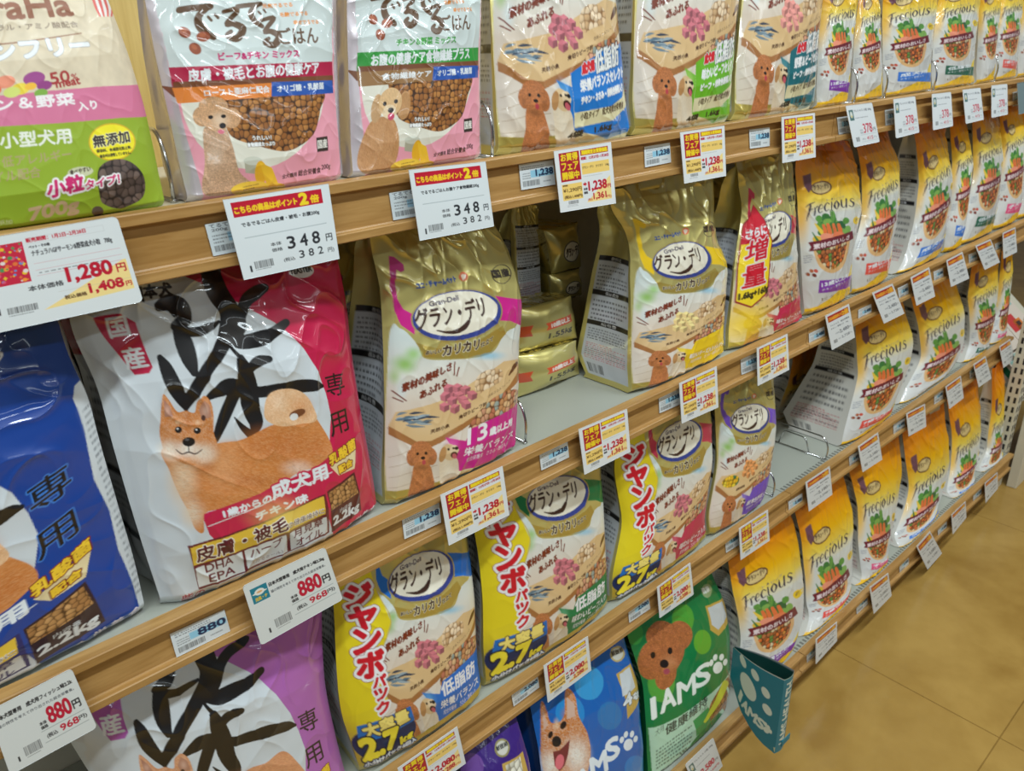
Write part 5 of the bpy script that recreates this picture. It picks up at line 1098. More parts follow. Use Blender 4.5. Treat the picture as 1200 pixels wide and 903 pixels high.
def card_880(name, sub, logo=True):
    a = Art(1000, 780, (222, 226, 224)); K = (30, 34, 44)
    if logo: a.poly([(60, 80), (250, 80), (250, 270), (60, 270)], (20, 128, 150)); a.ell(155, 150, 56, 38, (236, 236, 226)); a.ell(155, 158, 84, 12, (236, 236, 226)); a.ell(155, 150, 34, 12, (230, 170, 110)); a.text('元気・ナ', (90, 250), (224, 246), 44, (220, 190, 60), bold=3)
    a.text(name, (270 if logo else 40, 155), (940, 155), 52, K, bold=3); a.text(sub, (270 if logo else 40, 235), (930, 235), 36, (90, 96, 104), bold=.8)
    a.text('880', (560, 460), (830, 460), 190, (196, 18, 58), bold=8); a.text('円', (850, 440), (940, 440), 100, K, bold=4); a.text('本体', (450, 430), (530, 430), 40, K, bold=1.5); a.text('価格', (450, 480), (530, 480), 40, K, bold=1.5); a.line((440, 500), (950, 500), 4, (50, 90, 90))
    a.text('(税込', (480, 610), (600, 610), 58, K, bold=1.5); a.text('968', (640, 606), (850, 606), 76, (196, 18, 58), bold=4); a.text('円)', (860, 600), (950, 600), 58, K, bold=1.5); a.line((440, 640), (950, 640), 4, (50, 90, 90))
    a.text('1', (130, 690), (148, 690), 60, K, bold=1); a.barcode(210, 560, 190, 110, col=(90, 92, 96)); a.fine([(215, 678), (400, 678), (400, 700), (215, 700)], 1, K); return a
def card_1280():
    a = Art(1400, 840, (226, 232, 234)); K = (60, 60, 66)
    a.poly([(120, 80), (560, 80), (560, 440), (120, 440)], (206, 40, 70)); rs = np.random.RandomState(4)
    for i in range(90):
        x = 135 + rs.rand() * 410; y = 95 + rs.rand() * 330; r = 6 + rs.rand() * 16; c = [(240, 200, 50), (236, 120, 60), (80, 150, 90), (90, 150, 210), (236, 226, 220), (226, 90, 120), (250, 160, 60)][i % 7]
        if i % 3: a.ell(x, y, r, r * .8, c)
        else: a.poly([(x, y - r), (x + r * .4, y - r * .3), (x + r, y), (x + r * .4, y + r * .3), (x, y + r), (x - r * .4, y + r * .3), (x - r, y), (x - r * .4, y - r * .3)], c)
    a.text('販売期間：1月2日~2月28日', (590, 100), (1090, 100), 38, (200, 30, 60), bold=2); a.text('ペット・その他', (600, 155), (770, 155), 26, K, bold=1.5); a.text('ナチュラハGFサーモン&野菜成犬小粒　700g', (610, 235), (1290, 235), 62, K, bold=2.5)
    for y in (292, 352, 402): a.line((610, y), (1340, y), 3, (210, 60, 90))
    for p, q in (((590, 60), (1250, 60)), ((590, 112), (1250, 112)), ((1250, 60), (1250, 112))): a.line(p, q, 2, (190, 190, 190))
    a.fine([(620, 368), (1280, 368), (1280, 390), (620, 390)], 1, (80, 80, 90))
    a.poly([(600, 720), (1330, 400), (1360, 400), (1360, 690)], (250, 224, 150)); a.text('本体価格', (520, 530), (800, 530), 48, K, bold=2.5); a.text('1,280', (840, 530), (1220, 530), 150, RED, bold=8); a.text('円', (1260, 510), (1340, 510), 78, RED, bold=3)
    a.text('税込価格', (780, 665), (960, 665), 36, (90, 60, 40), bold=2); a.text('1,408', (990, 665), (1280, 665), 100, RED, bold=6); a.text('円', (1300, 655), (1350, 655), 46, RED, bold=2); a.poly([(740, 580), (1360, 580), (1360, 582), (740, 582)], (200, 190, 170))
    a.text('1', (260, 690), (280, 690), 60, K, bold=1); a.barcode(330, 640, 230, 60); a.fine([(330, 704), (560, 704), (560, 726), (330, 726)], 1, K); return a
def label_art(p='1,238', style=0):
    a = Art(360, 210, (220, 228, 232)); K = (60, 66, 80)
    a.fine([(20, 20), (260, 20), (260, 56), (20, 56)], 2, K, seed=3); a.poly([(110, 62), (350, 62), (350, 120), (110, 120)], (150, 206, 232)); a.text(p, (165, 118), (345, 118), 58, (24, 44, 84), bold=4)
    a.fine([(24, 72), (110, 72), (110, 130), (24, 130)], 3, K, seed=6); a.barcode(26, 140, 170, 46); a.fine([(230, 150), (330, 150), (330, 176), (230, 176)], 1, K); return a
def label_small():
    a = Art(280, 320, (214, 226, 232)); K = (80, 86, 96); a.text('てるてる', (30, 50), (240, 50), 36, K, bold=1); a.text('200g', (40, 92), (170, 92), 32, K, bold=1); a.poly([(160, 110), (280, 110), (280, 200), (160, 200)], (160, 206, 232)); a.fine([(30, 110), (240, 110), (240, 210), (30, 210)], 3, K); a.barcode(30, 225, 230, 60); return a
def corner_alpha(P, k): return P
def card(name, label, art, k, q, y=-.0075, group=None, cat=None, th=.0008, curve=0.0, tilt=0.0, rr=0.0):
    """a flat card whose corners TL, TR, BR, BL lie in the plane y, tilted forward at its foot"""
    TL, TR, BR, BL = [at_y(p[0], p[1], y) for p in q[:2]] + [at_y(p[0], p[1], y - tilt) for p in q[2:]]
    sm = art.sample(k); nv, nu = sm.shape[:2]; U, V = np.meshgrid(np.linspace(0, 1, nu), np.linspace(0, 1, nv))
    W = np.linalg.norm(TR - TL); H = np.linalg.norm(BL - TL)
    if rr:      # rounded corners: pull the grid in towards a rounded outline
        X = (U - .5) * W; Z = (V - .5) * H; hx, hz = W / 2 - rr, H / 2 - rr
        dx = np.maximum(np.abs(X) - hx, 0); dz = np.maximum(np.abs(Z) - hz, 0); m = (dx > 0) & (dz > 0); l = np.hypot(dx, dz); mxx = np.maximum(dx, dz) + 1e-9
        sc = np.where(m, mxx / (l + 1e-9), 1.0); X = np.where(m, np.sign(X) * (hx + dx * sc), X); Z = np.where(m, np.sign(Z) * (hz + dz * sc), Z); U, V = X / W + .5, Z / H + .5
    u, v = U[..., None], V[..., None]
    P = TL * (1 - u) * (1 - v) + TR * u * (1 - v) + BR * u * v + BL * (1 - u) * v
    n = np.cross(TR - TL, BL - TL); n /= np.linalg.norm(n)
    if n[1] > 0: n = -n
    P = P + n * (curve * np.sin(np.pi * U) * np.sin(np.pi * V * .8))[..., None]
    o = grid_mesh(name, P, P_CARD, None, sm, flip=True, smooth=True)
    # paper thickness: a plain back sheet and edge in the same mesh
    me = o.data; import bmesh
    bm = bmesh.new(); bm.from_mesh(me); bm.verts.ensure_lookup_table(); cl = bm.verts.layers.float_color['print']
    ring = list(range(nu)) + [r * nu + nu - 1 for r in range(1, nv)] + [(nv - 1) * nu + c for c in range(nu - 2, -1, -1)] + [r * nu for r in range(nv - 2, 0, -1)]
    nb = []
    for i in ring:
        w = bm.verts.new(bm.verts[i].co - Vector(n * th)); nb.append(w); bm.verts.ensure_lookup_table()
    for w in nb: w[cl] = (.75, .76, .76, 0)
    L_ = len(ring)
    for i in range(L_): bm.faces.new((bm.verts[ring[(i + 1) % L_]], bm.verts[ring[i]], nb[i], nb[(i + 1) % L_]))
    bm.faces.new(nb); bm.to_mesh(me); bm.free()
    return tag(o, label, cat or ('price card' if 'card' in name else 'shelf label'), group)
def sq(*v): return [(v[i], v[i + 1]) for i in range(0, 8, 2)]
a1 = card_1280(); card('price_card', 'large white card priced 1,280 yen with a confetti picture, on the top rail', a1, 5, sq(-62, 287, 137, 253, 168, 353, -40, 398), y=-.012, rr=.004)
card('price_card', 'white card priced 348 yen with red banner, under the poodle bag', card_348('でるでるごはん皮膚・被毛・お腹200g'), 5, sq(261, 234, 385, 215, 398, 303, 286, 328), y=-.010, curve=.001)
card('price_card', 'white card priced 348 yen with red banner, under the green-banded bag', card_348('でるでるごはんお腹ケア食物繊維200g'), 5, sq(479, 199, 569, 189, 579, 265, 492, 282), y=-.010, curve=.001)
c8a = card_880('日本犬型専用　成犬用チキン味2.2kg', '猫の特性を考えて作り出された総合栄養食。'); card('price_card', 'white card priced 880 yen with a teal logo, under the magenta bag', c8a, 5, sq(284, 687, 381, 641, 402, 702, 306, 756), y=-.012, rr=.004)
c8b = card_880('日本犬型専用　成犬用フィッシュ味2.2k', '猫の特性を考えて作り出された総合栄養食。', False); card('price_card', 'white card priced 880 yen at the lower left corner under the blue bag', c8b, 5, sq(-14, 834, 84, 783, 114, 852, 12, 908), y=-.012, rr=.004)
GS = 'yellow and red sale cards'; cs = card_sale(); cs2 = card_sale('2,080', '2,288', '2,180', '2,398')
for q, a, lb in ((sq(649, 177, 716, 166, 722, 238, 657, 249), cs, 'under the blue-labelled gold pouch on the top rail'), (sq(797, 155, 849, 147, 851, 206, 802, 215), cs, 'under the lime-labelled gold pouch on the top rail'),
                 (sq(916, 137, 955, 132, 956, 184, 917, 191), cs, 'under the teal-labelled gold pouch on the top rail'), (sq(516, 580, 589, 546, 597, 603, 526, 639), cs, 'under the gold pouch marked 13'),
                 (sq(678, 503, 735, 479, 739, 529, 685, 556), cs, 'below the bare second shelf'), (sq(796, 449, 840, 429, 842, 477, 799, 496), cs, 'under the yellow-ribboned gold pouch'),
                 (sq(887, 408, 923, 391, 925, 433, 888, 452), cs, 'under the 増量 gold pouch'), (sq(466, 900, 536, 851, 546, 894, 477, 944), cs2, 'below the blue-ribboned 2.7kg pouch'),
                 (sq(637, 780, 689, 745, 693, 785, 642, 823), cs2, 'over the ears of the laughing dog'), (sq(770, 688, 809, 659, 813, 696, 773, 724), cs2, 'over the top of the green curly-dog bag'),
                 (sq(866, 619, 900, 597, 902, 633, 868, 656), cs, 'below the purple-ribboned gold pouch')):
    card('price_card', 'yellow and red sale card ' + lb, a, 5, q, y=-.010, group=GS)
G3 = 'small 378 yen cards'; c3 = card_378()
for q, lb in ((sq(991, 124, 1022, 120, 1031, 166, 1001, 172.5), 'most tilted of them'), (sq(1047, 116, 1072.5, 112.5, 1077.5, 155, 1050, 162), 'below the sky-blue tagged small pouch'),
              (sq(1092, 110, 1114.5, 107.5, 1117, 147.5, 1093.5, 152.5), 'below the teal tagged small pouch'), (sq(1128, 105, 1149, 102.5, 1153, 140, 1132, 145), 'right of the one below the teal tag'),
              (sq(1162, 100, 1180.5, 98, 1181, 134, 1162, 138), 'last one at the right end')):
    card('price_card', 'white 378 yen card on the top rail, ' + lb, c3, 5, q, y=-.012, group=G3, rr=.004)
GP = 'white cards with a red point banner'; cpB, cpC, cpD = card_point('2,480', '2,728'), card_point('2,180', '2,398'), card_point('2,080', '2,288')
PB = [(sq(967, 370, 995, 356, 1002, 395, 975, 410), 'nearest of the second rail, at the rail joint'), (sq(1022, 343, 1046, 332, 1060, 367, 1036, 379), 'second along the second rail'), (sq(1067, 325, 1089, 313, 1096, 347, 1074, 358), 'third along the second rail'),
      (sq(1109, 305, 1128, 295, 1136, 326, 1114.5, 336), 'fourth along the second rail'), (sq(1143, 288, 1161, 280, 1172, 307, 1154, 316), 'fifth along the second rail, tilted'), (sq(1175, 273, 1190, 266, 1192, 295, 1176, 303), 'last on the second rail')]
for q, lb in PB: card('price_card', 'white card with red point banner, ' + lb, cpB, 5, q, y=-.010, group=GP)
PC = [(sq(944, 565, 972.5, 546, 975.5, 579, 948, 599), 'nearest on the third rail'), (sq(1005.5, 523, 1029, 506.5, 1034, 538, 1011, 553), 'second along the third rail'), (sq(1062, 484.5, 1084, 473, 1085.5, 499.5, 1065, 511), 'third along the third rail'),
      (sq(1108, 453, 1126, 440, 1129.5, 466, 1112.5, 479), 'fourth along the third rail'), (sq(1140.7, 427, 1155, 417, 1162, 443, 1147, 453.6), 'fifth along the third rail'), (sq(1171, 406, 1184, 397, 1189, 420.7, 1176, 431), 'last on the third rail')]
for q, lb in PC: card('price_card', 'white card with red point banner, ' + lb, cpC, 5, q, y=-.010, group=GP)
PD = [(sq(956, 749, 981, 728, 981, 750.5, 956, 778), 'nearest on the bottom rail'), (sq(1019, 688, 1041, 671, 1045, 697.5, 1024, 719), 'second along the bottom rail'), (sq(1074, 640, 1090, 622, 1104, 648, 1087, 667), 'third along the bottom rail, tilted'),
      (sq(1115, 603, 1131.6, 587, 1132.6, 606, 1116.5, 626), 'fourth along the bottom rail'), (sq(1154, 566, 1169, 553, 1169.5, 572, 1155, 589), 'last on the bottom rail')]
for q, lb in PD: card('price_card', 'white card with red point banner, ' + lb, cpD, 5, q, y=-.090, group=GP)
c25 = card_378().copy(); c25.M = lambda p: np.asarray(p, float); c25.poly([(110, 200), (350, 200), (350, 400), (110, 400)], (232, 238, 242)); c25.text('2,580', (120, 300), (290, 300), 84, (206, 50, 80), bold=4); c25.text('円', (300, 295), (335, 295), 36, (110, 116, 128), bold=1); c25.text('(税込2,838円)', (130, 370), (330, 370), 36, (206, 80, 96), bold=1)
card('price_card', 'white 2,580 yen card at the foot of the green curly-dog bag', c25, 5, sq(803, 896, 836, 864, 847, 897, 818, 930), y=-.090, rr=.004)
card('price_card', 'grey-teal card cut by the right edge of the frame, top rail', Art(200, 400, (120, 140, 144)), 8, sq(1192, 97, 1212, 94, 1212, 130, 1194, 134), y=-.014)
LA = {p: label_art(p) for p in ('1,238', '880', '2,080', '378', '2,480')}; LS = label_small()
LG = 'small barcode labels in the rails'
for q, k, s, lb in ((sq(240, 263, 279, 256, 289, 292, 250, 300), LS, 'A', 'half behind the first 348 yen card'), (sq(456, 226, 488, 221, 494, 252, 461, 258), LS, 'A', 'half behind the second 348 yen card'),
        (sq(608, 193, 648, 187, 651, 216, 611, 222.5), LA['1,238'], 'A', 'priced 1,238 under the blue-labelled pouch'), (sq(755, 172, 785, 167, 786.5, 190, 756, 196), LA['1,238'], 'A', 'priced 1,238 under the lime-labelled pouch'),
        (sq(878, 152, 902, 149, 902, 171, 879, 174), LA['1,238'], 'A', 'priced 1,238 under the teal-labelled pouch'), (sq(981, 137.5, 996, 135.5, 998, 155, 983, 157.5), LA['378'], 'A', 'behind the most tilted 378 yen card'), (sq(1037, 129, 1048, 127, 1049, 145, 1038, 147), LA['378'], 'A', 'left of the second 378 yen card'),
        (sq(1187, 108, 1197, 106, 1197, 122, 1187, 125), LA['378'], 'A', 'at the far right end of the top rail'),
        (sq(199, 743, 263, 714, 270, 739, 207, 770), LA['880'], 'B', 'priced 880 under the magenta bag'), (sq(471, 607.5, 514.5, 588, 517, 612, 474, 631.5), LA['1,238'], 'B', 'priced 1,238 under the gold pouch marked 13'),
        (sq(632, 531.5, 665, 516, 667, 535.5, 634.5, 551), LA['1,238'], 'B', 'priced 1,238 below the bare stretch of the second shelf'), (sq(772, 466, 796, 455, 798, 473, 773, 484), LA['1,238'], 'B', 'priced 1,238 under the yellow-ribboned pouch'),
        (sq(868, 421, 887, 413, 889, 431, 869, 439), LA['1,238'], 'B', 'priced 1,238 under the 増量 pouch'), (sq(948, 391, 966, 382.5, 967, 397, 948.5, 405.5), LA['2,480'], 'B', 'just right of the joint of the second rail'), (sq(1006, 363, 1021, 356, 1021.5, 369, 1006, 376), LA['2,480'], 'B', 'between the first two point cards of the second rail'),
        (sq(1052, 337.5, 1064, 332, 1065, 346, 1054, 351.5), LA['2,480'], 'B', 'before the third point card of the second rail'), (sq(1094, 318.5, 1105, 313.5, 1105.5, 325, 1095, 330), LA['2,480'], 'B', 'before the fourth point card of the second rail'), (sq(1135, 298.5, 1144, 294.5, 1146, 305, 1136, 310), LA['2,480'], 'B', 'before the fifth point card of the second rail'), (sq(1166, 286, 1174, 282, 1175, 292, 1167, 296), LA['2,480'], 'B', 'before the last point card of the second rail'),
        (sq(599, 812.5, 630, 790, 632, 805, 602, 827.5), LA['2,080'], 'C', 'priced 2,080 below the green-ribboned 2.7kg pouch'), (sq(736, 713, 760, 698, 762, 713, 737.5, 729.5), LA['2,080'], 'C', 'priced 2,080 below the red-ribboned 2.7kg pouch'), (sq(849.5, 631, 864.5, 622, 866, 638, 851, 647.5), LA['1,238'], 'C', 'beside the sale card below the purple-ribboned pouch'),
        (sq(924, 588, 940, 578, 940.5, 591.7, 924.7, 601), LA['2,480'], 'C', 'just right of the joint of the third rail'), (sq(995, 535, 1006, 528, 1007, 541, 996, 548), LA['2,480'], 'C', 'before the second point card of the third rail'), (sq(1047, 497.5, 1060, 489.5, 1060.5, 501.5, 1047.5, 509.5), LA['2,480'], 'C', 'before the third point card of the third rail'),
        (sq(1095, 462.7, 1105, 455.5, 1105, 467, 1095, 473.5), LA['2,480'], 'C', 'before the fourth point card of the third rail'), (sq(1136, 432, 1141, 428, 1142, 440, 1137, 444), LA['2,480'], 'C', 'before the fifth point card of the third rail'),
        (sq(945, 763, 956, 753, 956, 768, 946, 777), LA['2,480'], 'D', 'beside the nearest point card of the bottom rail'), (sq(1003.5, 707, 1016, 696.5, 1017, 707.5, 1004, 719.5), LA['2,480'], 'D', 'beside the second point card of the bottom rail'), (sq(1054, 660.6, 1065, 651.5, 1065, 662, 1054.6, 672), LA['2,480'], 'D', 'beside the third point card of the bottom rail'),
        (sq(1099, 619.5, 1109.5, 610.5, 1109.5, 620.5, 1099.5, 629.5), LA['2,480'], 'D', 'beside the fourth point card of the bottom rail'), (sq(1140.6, 579, 1150, 571, 1150, 580, 1140.7, 588.5), LA['2,480'], 'D', 'beside the last point card of the bottom rail')):
    card('shelf_label', 'small barcode label ' + lb, k, 4 if k is LS or q[1][0] - q[0][0] > 20 else 6, q, y=FRONT[s] + .0035, group=LG, th=.0006, cat='shelf label')
# ------------------------------------------------------------------ wire dividers
def wire_divider(u, v, s, label, h=.062, depth=.24, r=.0019, y=None, back=0.0):
    p = at_z(u, v, DECK[s]) if y is None else at_y(u, v, y)
    x, yf = p[0], max(p[1], FRONT[s] + .018) if y is None else y
    for o in ROWS[s]:
        if o.y0 > FRONT[s] + .1: continue
        k = o.eL[1][:, 2] < DECK[s] + h + .02
        xl, xr = o.eL[1][k, 0].min(), o.eR[1][k, 0].max()
        if xl - .005 < x < (xl + xr) / 2: x = xl - .005
        elif (xl + xr) / 2 <= x < xr + .005: x = xr + .005
    z = DECK[s] + r; rt = empty('wire_divider', (x, yf, DECK[s])); tag(rt, label, 'wire divider', 'chrome wire dividers')
    b = MB(); b.tube(round_path([(x, yf + .004, z), (x, yf, z + h * .55), (x, yf + .012, z + h), (x, yf + depth, z + h), (x, yf + depth, z)], .014), r)
    b.build('outer_loop', M_CHROME, rt, smooth=True)
    b = MB(); b.tube(round_path([(x, yf + .045, z), (x, yf + .058, z + h * .68), (x, yf + .115, z + h * .68), (x, yf + .125, z)], .012), r * .85)
    b.build('inner_loop', M_CHROME, rt, smooth=True)
    b = MB(); b.tube([(x, yf + .002, z), (x, yf + depth, z)], r); b.tube([(x - .003, yf + .004, z), (x + .003, yf + .004, z)], r)
    b.build('foot_wire', M_CHROME, rt, smooth=True)
for a in ((207, 238, 'A', 'wire divider on the top shelf between the beige bag and the poodle bag'), (578, 186, 'A', 'wire divider on the top shelf left of the blue-labelled gold pouch'),
          (1013, 122, 'A', 'wire divider on the top shelf beside the small purple-tagged pouch'), (1063, 114, 'A', 'wire divider on the top shelf in front of the small sky-blue tagged pouch'), (1101, 109, 'A', 'wire divider on the top shelf in front of the small teal tagged pouch'),
          (1175, 97, 'A', 'wire divider on the top shelf near its right end'), (613, 523, 'B', 'wire divider on the second shelf right of the pouch marked 13'),
          (905, 585, 'C', 'wire divider on the third shelf right of the purple-ribboned pouch'), (970, 540, 'C', 'wire divider on the third shelf holding back the tilted pouch')):
    wire_divider(*a[:3], a[3], h=.062 if a[2] != 'C' else .055, depth=.24 if a[0] != 970 else .16)

# ------------------------------------------------------------------ stock lying deeper on the second shelf
def lying_pouch(q, y, depth, label, art, name='dog_food_bag'):
    depth = min(depth, .062 if y < .2 else .09)
    P0 = [at_y(p[0], p[1], y) for p in q]; TL, TR, BR, BL = P0; sm = art.sample(3); nv, nu = sm.shape[:2]
    U, V = np.meshgrid(np.linspace(0, 1, nu), np.linspace(0, 1, nv)); u, v = U[..., None], V[..., None]
    P = TL * (1 - u) * (1 - v) + TR * u * (1 - v) + BR * u * v + BL * (1 - u) * v
    P[..., 1] -= .018 * (np.sin(np.pi * U) ** .6) * (np.sin(np.pi * V) ** .6) + .004 * vnoise(U * 5, V * 4, 7)
    rt = empty(name, tuple((TL + BR) / 2 + np.array([0, depth / 2, 0]))); tag(rt, label, 'pet food bag', 'reserve stock behind the gap')
    grid_mesh('end_panel', P, P_FILM, rt, sm, flip=True)
    ring = np.concatenate([P[0, :], P[1:, -1], P[-1, -2::-1], P[-2::-1, 0]])
    n = 10; B = np.stack([ring + np.array([0, depth * k / (n - 1), 0]) + (ring.mean(0) - ring) * .12 * (k / (n - 1)) ** 2 for k in range(n)]); B[..., 2] += (vnoise(np.arange(len(ring))[None, :] * .25 + np.zeros((n, 1)), np.arange(n)[:, None] * .8 + np.zeros((1, len(ring))), 9) - .5) * .004
    col = np.zeros(B.shape[:2] + (4,)); col[..., :3] = lin(GOLD); col[..., 3] = .9
    grid_mesh('body', B, P_FILM, rt, col, flip=False); return rt
def end_art(kind):
    a = Art(330, 240, GOLD, metal=.62)
    if kind == 'kg':
        a.poly([(0, 95), (60, 90), (48, 120), (60, 150), (0, 150)], (220, 80, 40)); a.poly([(120, 92), (290, 84), (282, 106), (290, 126), (120, 130), (130, 110)], (220, 84, 44)); a.text('10歳以上', (150, 122), (270, 116), 24, (244, 230, 220), bold=2)
        a.text('1.55kg', (140, 190), (290, 186), 38, (50, 44, 36), bold=2); a.poly([(0, 215), (330, 205), (330, 240), (0, 240)], (226, 210, 130), metal=.62)
    else:
        a.ell(180, 130, 92, 56, (60, 60, 70)); a.ell(180, 130, 84, 50, (226, 218, 196)); a.text('グラン・デリ', (110, 152), (250, 146), 46, (60, 40, 32), bold=3)
    return a
EK, EO = end_art('kg'), end_art('oval')
lying_pouch([(604, 418), (674, 398), (677, 437), (604, 466)], .15, .15, 'lower gold pouch lying on the second shelf, end marked 1.55kg', EK)
lying_pouch([(606, 362), (668, 346), (674, 395), (604, 414)], .16, .14, 'upper gold pouch lying on its twin, end marked 1.55kg with a red ribbon', EK)
for i, (q, lb) in enumerate(((((643, 322), (678, 314), (680, 345), (646, 354)), 'dark gold pouch end with an oval name, lower of two deep in the second shelf'), (((637, 270), (676, 260), (679, 312), (646, 321)), 'dark gold pouch end with an oval name, upper of two deep in the second shelf'))):
    lying_pouch(list(q), .232, .09, lb, EO)
Bag([(606, 362), (602, 300), (600, 262), (600, 240)], [(635, 353), (634, 300), (632, 262), (630, 240)], 'B', y0=.245, lean=.01, d=.06, bulge=.006, seed=91, wr=.6, base=False).build('gold pouch standing deep in the second shelf, white label of small print outwards', side_label(300, 720, top=.2), 3, P_FILM, S_GOLD, 6, GOLD, .62, 'reserve stock behind the gap')
def behind(L, R, s, kind, label, art=None, y0=.17, seed=95, d=.10, group='second row of bags'):
    Bag(L, R, s, y0=y0, lean=.04, d=d, bulge=.014, seed=seed, wr=1.0).build(label, art or FRC[kind], 6, P_FILM_SOFT, S_FREC if art is None else S_GOLD, 8, (206, 202, 192) if art is None else GOLD, 0 if art is None else .62, group)
behind([(378, 520), (378, 440), (380, 370), (383, 320), (386, 285)], [(470, 490), (468, 420), (470, 350), (474, 300), (476, 262)], 'B', None, 'gold pouch in the second row, behind the gap left of the pouch marked 13', A_PINK, y0=.175, d=.11)
behind([(795, 370), (797, 320), (800, 260), (806, 215)], [(868, 345), (868, 290), (868, 240), (868, 196)], 'B', None, 'gold pouch in the second row, between the yellow-ribboned and the 増量 pouch', A_YEL, y0=.18, d=.11, seed=96)
behind([(905, 545), (912, 500), (925, 450), (930, 415)], [(955, 512), (958, 470), (962, 430), (965, 390)], 'C', 'none', 'pouch with an orange edge in the dark, left of the tilted pouch', y0=.21, seed=97, d=.09)
# added bag, its near-black colour stands for shade between the blue and magenta ones
Bag([(66, 560), (62, 500), (62, 440), (66, 380), (70, 320)], [(132, 530), (130, 470), (130, 420), (134, 370), (138, 300)], 'B', y0=.16, lean=.04, d=.10, bulge=.015, seed=98, wr=1.0).build('added near-black bag standing for the shade between the blue and the magenta bag', Art(240, 360, (34, 32, 38)), 6, P_GLOSS, S_PU, 2, (30, 30, 34), 0, 'second row of bags')

# ------------------------------------------------------------------ teal cardboard sleeve over a divider
SX = 1.098
def sleeve():
    def at_x(u, v, x=SX):
        d = ray(u, v); return CAM + d * ((x - CAM[0]) / d[0])
    y_in, y_out, z_top, z_bot = -.066, -.180, .338, .146
    W, H = 640, 780
    def M(p):
        p = np.atleast_2d(np.asarray(p, float))[:, :2]; q = np.array([at_x(a, b) for a, b in p])
        return np.stack([(y_in - q[:, 1]) / (y_in - y_out) * W, (z_top - q[:, 2]) / (z_top - z_bot) * H], 1)
    T = (14, 118, 136); Wt = (214, 220, 204)
    a = Art(W, H, T, M=M)
    for cx, cy, rx, ry, r in ((872.5, 773, 3.0, 8, -24), (887.5, 788, 3.2, 8, -28), (899.5, 809, 3.3, 8, -28), (901, 829, 3.4, 8.4, -30), (879, 802, 7.0, 18, -25)):
        a.ell(cx, cy, rx, ry, Wt, r)
    for ch, p0, p1 in (('I', (867, 815), (869, 820)), ('A', (871, 824), (877, 833)), ('M', (878, 834), (887, 844)), ('S', (888, 845), (896, 853))):
        a.text(ch, p0, p1, 9, Wt, bold=7, up=(.35, -.95))
    for dx, dy in ((899, 846), (902, 850), (904, 855)): a.ell(dx, dy, 1.6, 3, Wt, -25)
    a.ell(900, 853, 2.6, 4.5, Wt, -30); a.poly([(907, 874), (912, 876), (913, 884), (908, 880)], (206, 200, 160))
    rt = empty('divider_sleeve', (SX + .01, -.10, .15)); tag(rt, 'teal cardboard sleeve with white paw print sticking out of the bottom shelf', 'shelf sleeve')
    sm = a.sample(4); nv, nu = sm.shape[:2]; U, V = np.meshgrid(np.linspace(0, 1, nu), np.linspace(0, 1, nv))
    def bottom(u): return np.interp(u, [0, .12, .3, .5, .65, .8, 1], [.262, .236, .200, .178, .164, .154, .146])
    def wall(u, v, sgn):
        y = y_in + (y_out - y_in) * u; zb = bottom(u); z = z_top + .004 * (1 - u) - v * (z_top - zb)
        bul = np.sin(np.pi * np.clip(u, 0, 1) * .92) * .014
        x = SX - .6 * bul if sgn < 0 else SX + .004 + .026 * u ** 1.3 + bul * .8
        return np.stack([x + 0 * v, y + 0 * v, z], -1)
    # the near wall is printed where the photograph shows it: keep the print straight in y and z
    P = wall(U, V, -1); uu = U; zz = (z_top - P[..., 2]) / (z_top - z_bot)
    ci = np.clip((zz * (a.h - 1)).astype(int), 0, a.h - 1); cj = np.clip((uu * (a.w - 1)).astype(int), 0, a.w - 1); blur = a.c
    col = (blur[ci, cj] + blur[np.clip(ci + 2, 0, a.h - 1), cj] + blur[ci, np.clip(cj + 2, 0, a.w - 1)] + blur[np.clip(ci - 2, 0, a.h - 1), np.clip(cj - 2, 0, a.w - 1)]) / 4
    col[(V < .012)] = (.5, .55, .5, 0)
    grid_mesh('near_wall', P, P_CARD, rt, col, flip=True)
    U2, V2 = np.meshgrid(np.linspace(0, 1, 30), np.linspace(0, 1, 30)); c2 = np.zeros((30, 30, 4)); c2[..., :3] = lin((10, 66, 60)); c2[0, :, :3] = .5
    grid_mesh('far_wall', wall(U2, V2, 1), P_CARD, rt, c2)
    e = Art(120, 780, T); e.text('IAMS HEALTH', (92, 700), (92, 60), 62, Wt, bold=3, up=(-1, 0)); e.poly([(0, 0), (120, 0), (120, 10), (0, 10)], (160, 190, 180))
    sm = e.sample(4); nv, nu = sm.shape[:2]; U3, V3 = np.meshgrid(np.linspace(0, 1, nu), np.linspace(0, 1, nv)); A = wall(np.ones_like(U3), V3, -1); B = wall(np.ones_like(U3), V3, 1); P = A * (1 - U3[..., None]) + B * U3[..., None]
    P[..., 1] -= .004 * np.sin(np.pi * U3)
    grid_mesh('spine', P, P_CARD, rt, sm, flip=True)
    mb = MB(); mb.box(SX + .012, SX + .042, -.186, -.1845, .158, .172); mt_ = new_mat('teal_card', T, .5); mb.build('pull_tab', mt_, rt);
    return rt
sleeve()

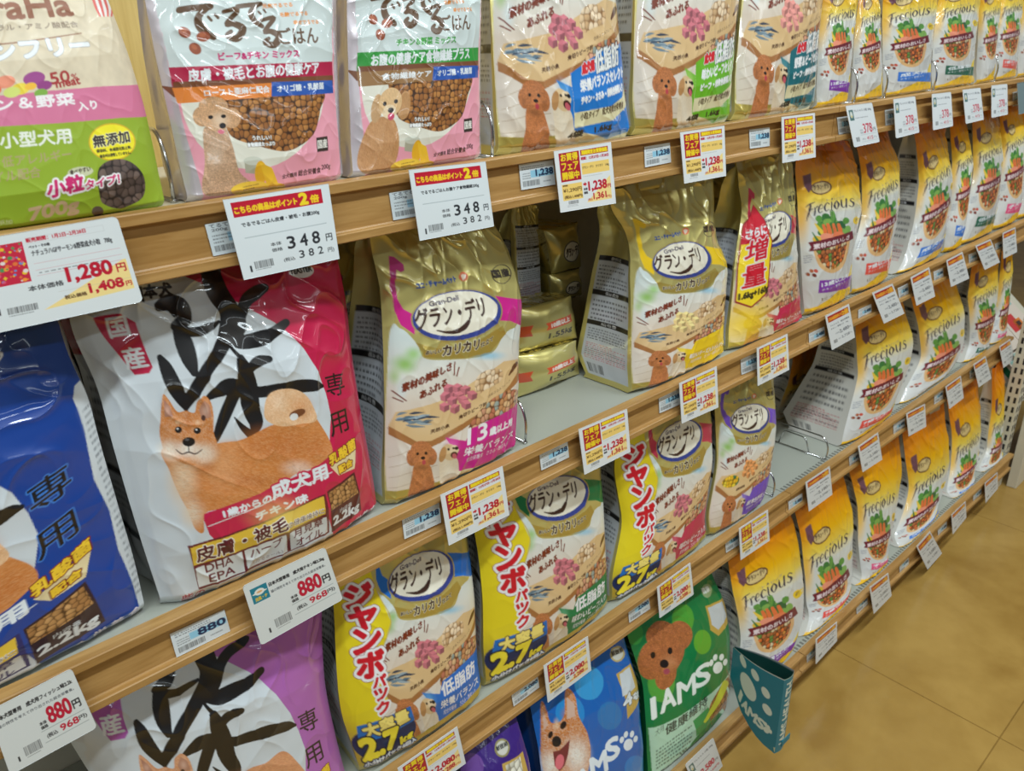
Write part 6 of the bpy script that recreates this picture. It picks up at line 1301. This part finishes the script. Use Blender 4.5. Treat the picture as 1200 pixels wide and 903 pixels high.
# ------------------------------------------------------------------ sloped tray of cartons past the end of the shelves
def cartons():
    def at_x(u, v, x):
        d = ray(u, v); return CAM + d * ((x - CAM[0]) / d[0])
    xa = X1 + .075
    P1, P2 = at_x(1163, 428, xa), at_x(1197, 468, xa)
    e = (P2 - P1) / np.linalg.norm(P2 - P1); n = np.cross(np.array([1., 0, 0]), e); n /= np.linalg.norm(n)
    if n[2] < 0: n = -n
    M_W = new_mat('carton_board', (224, 208, 192), .5); M_G = new_mat('green_print', (30, 120, 80), .5); M_R = new_mat('red_print', (206, 60, 60), .5); M_P = new_mat('pink_print', (222, 90, 140), .5); M_O = new_mat('orange_print', (228, 130, 50), .5); M_K = new_mat('brown_print', (70, 50, 44), .5); M_T = new_mat('pale_teal_print', (150, 190, 180), .5)
    def slab(o, x0, x1, a0, a1, b0, b1):
        mb = MB(); c = []
        for bb in (b0, b1):
            for (xx, aa) in ((x0, a0), (x1, a0), (x1, a1), (x0, a1)): c.append(tuple(np.array([xx - xa, 0, 0]) + o + e * aa + n * bb))
        mb.add(c, [(0, 3, 2, 1), (4, 5, 6, 7), (0, 1, 5, 4), (1, 2, 6, 5), (2, 3, 7, 6), (3, 0, 4, 7)]); return mb
    L_ = float(np.linalg.norm(P2 - P1))
    tr = empty('display_tray', tuple(P1)); tag(tr, 'cream sloped display tray beyond the end of the shelves', 'tray')
    slab(P1, xa, xa + .5, -.25, L_, -.012, 0).build('tray_floor', M_CREAM, tr); slab(P1, xa, xa + .5, L_, L_ + .006, -.012, .012).build('tray_lip', M_CREAM, tr)
    def carton(a0, a1, x0, h, lb, strips):
        rt = empty('carton', tuple(P1 + e * a0)); tag(rt, lb, 'carton', 'cartons on the sloped tray')
        slab(P1, x0, x0 + .17, a0, a1, .0005, h).build('box', M_W, rt, bevel=.001)
        for (mt, xx0, xx1, aa0, aa1, b0, b1, nm) in strips: slab(P1, x0 + xx0, x0 + xx1, a0 + (a1 - a0) * aa0, a0 + (a1 - a0) * aa1, b0, b1).build(nm, mt, rt)
    k = .0008; h = .045
    for j, (a0, a1) in enumerate(((L_ * .02 - .0, L_ * .98), (L_ * .02 - .22, L_ * .02 - .006))):
        for i in range(3 if j == 0 else 2):
            x0 = xa + .001 + i * .175
            carton(a0, a1, x0, h, ['green-edged carton nearest on the sloped tray', 'middle carton in the front row of the sloped tray', 'farthest carton in the front row of the sloped tray', 'carton with red and blue print, back row of the sloped tray', 'farther carton in the back row of the sloped tray'][j * 3 + i],
                   [(M_G, -k, 0, .05, .5, .012, .032, 'green_strip'), (M_K, -k, 0, .55, .97, .014, .030, 'dark_lettering'), (M_T, .01, .15, .02, .38, h, h + k, 'pale_band'), (M_O, .06, .12, .62, .80, h, h + k, 'orange_picture'), (M_K, .075, .105, .66, .74, h + k, h + 2 * k, 'brown_picture'),
                    (M_R if j else M_K, .02, .09, .44 if not j else .5, .54 if not j else .8, h, h + k, 'lettering')] + ([(M_P, .02, .12, .1, .35, h, h + k, 'pink_lettering')] if j else []))
cartons()
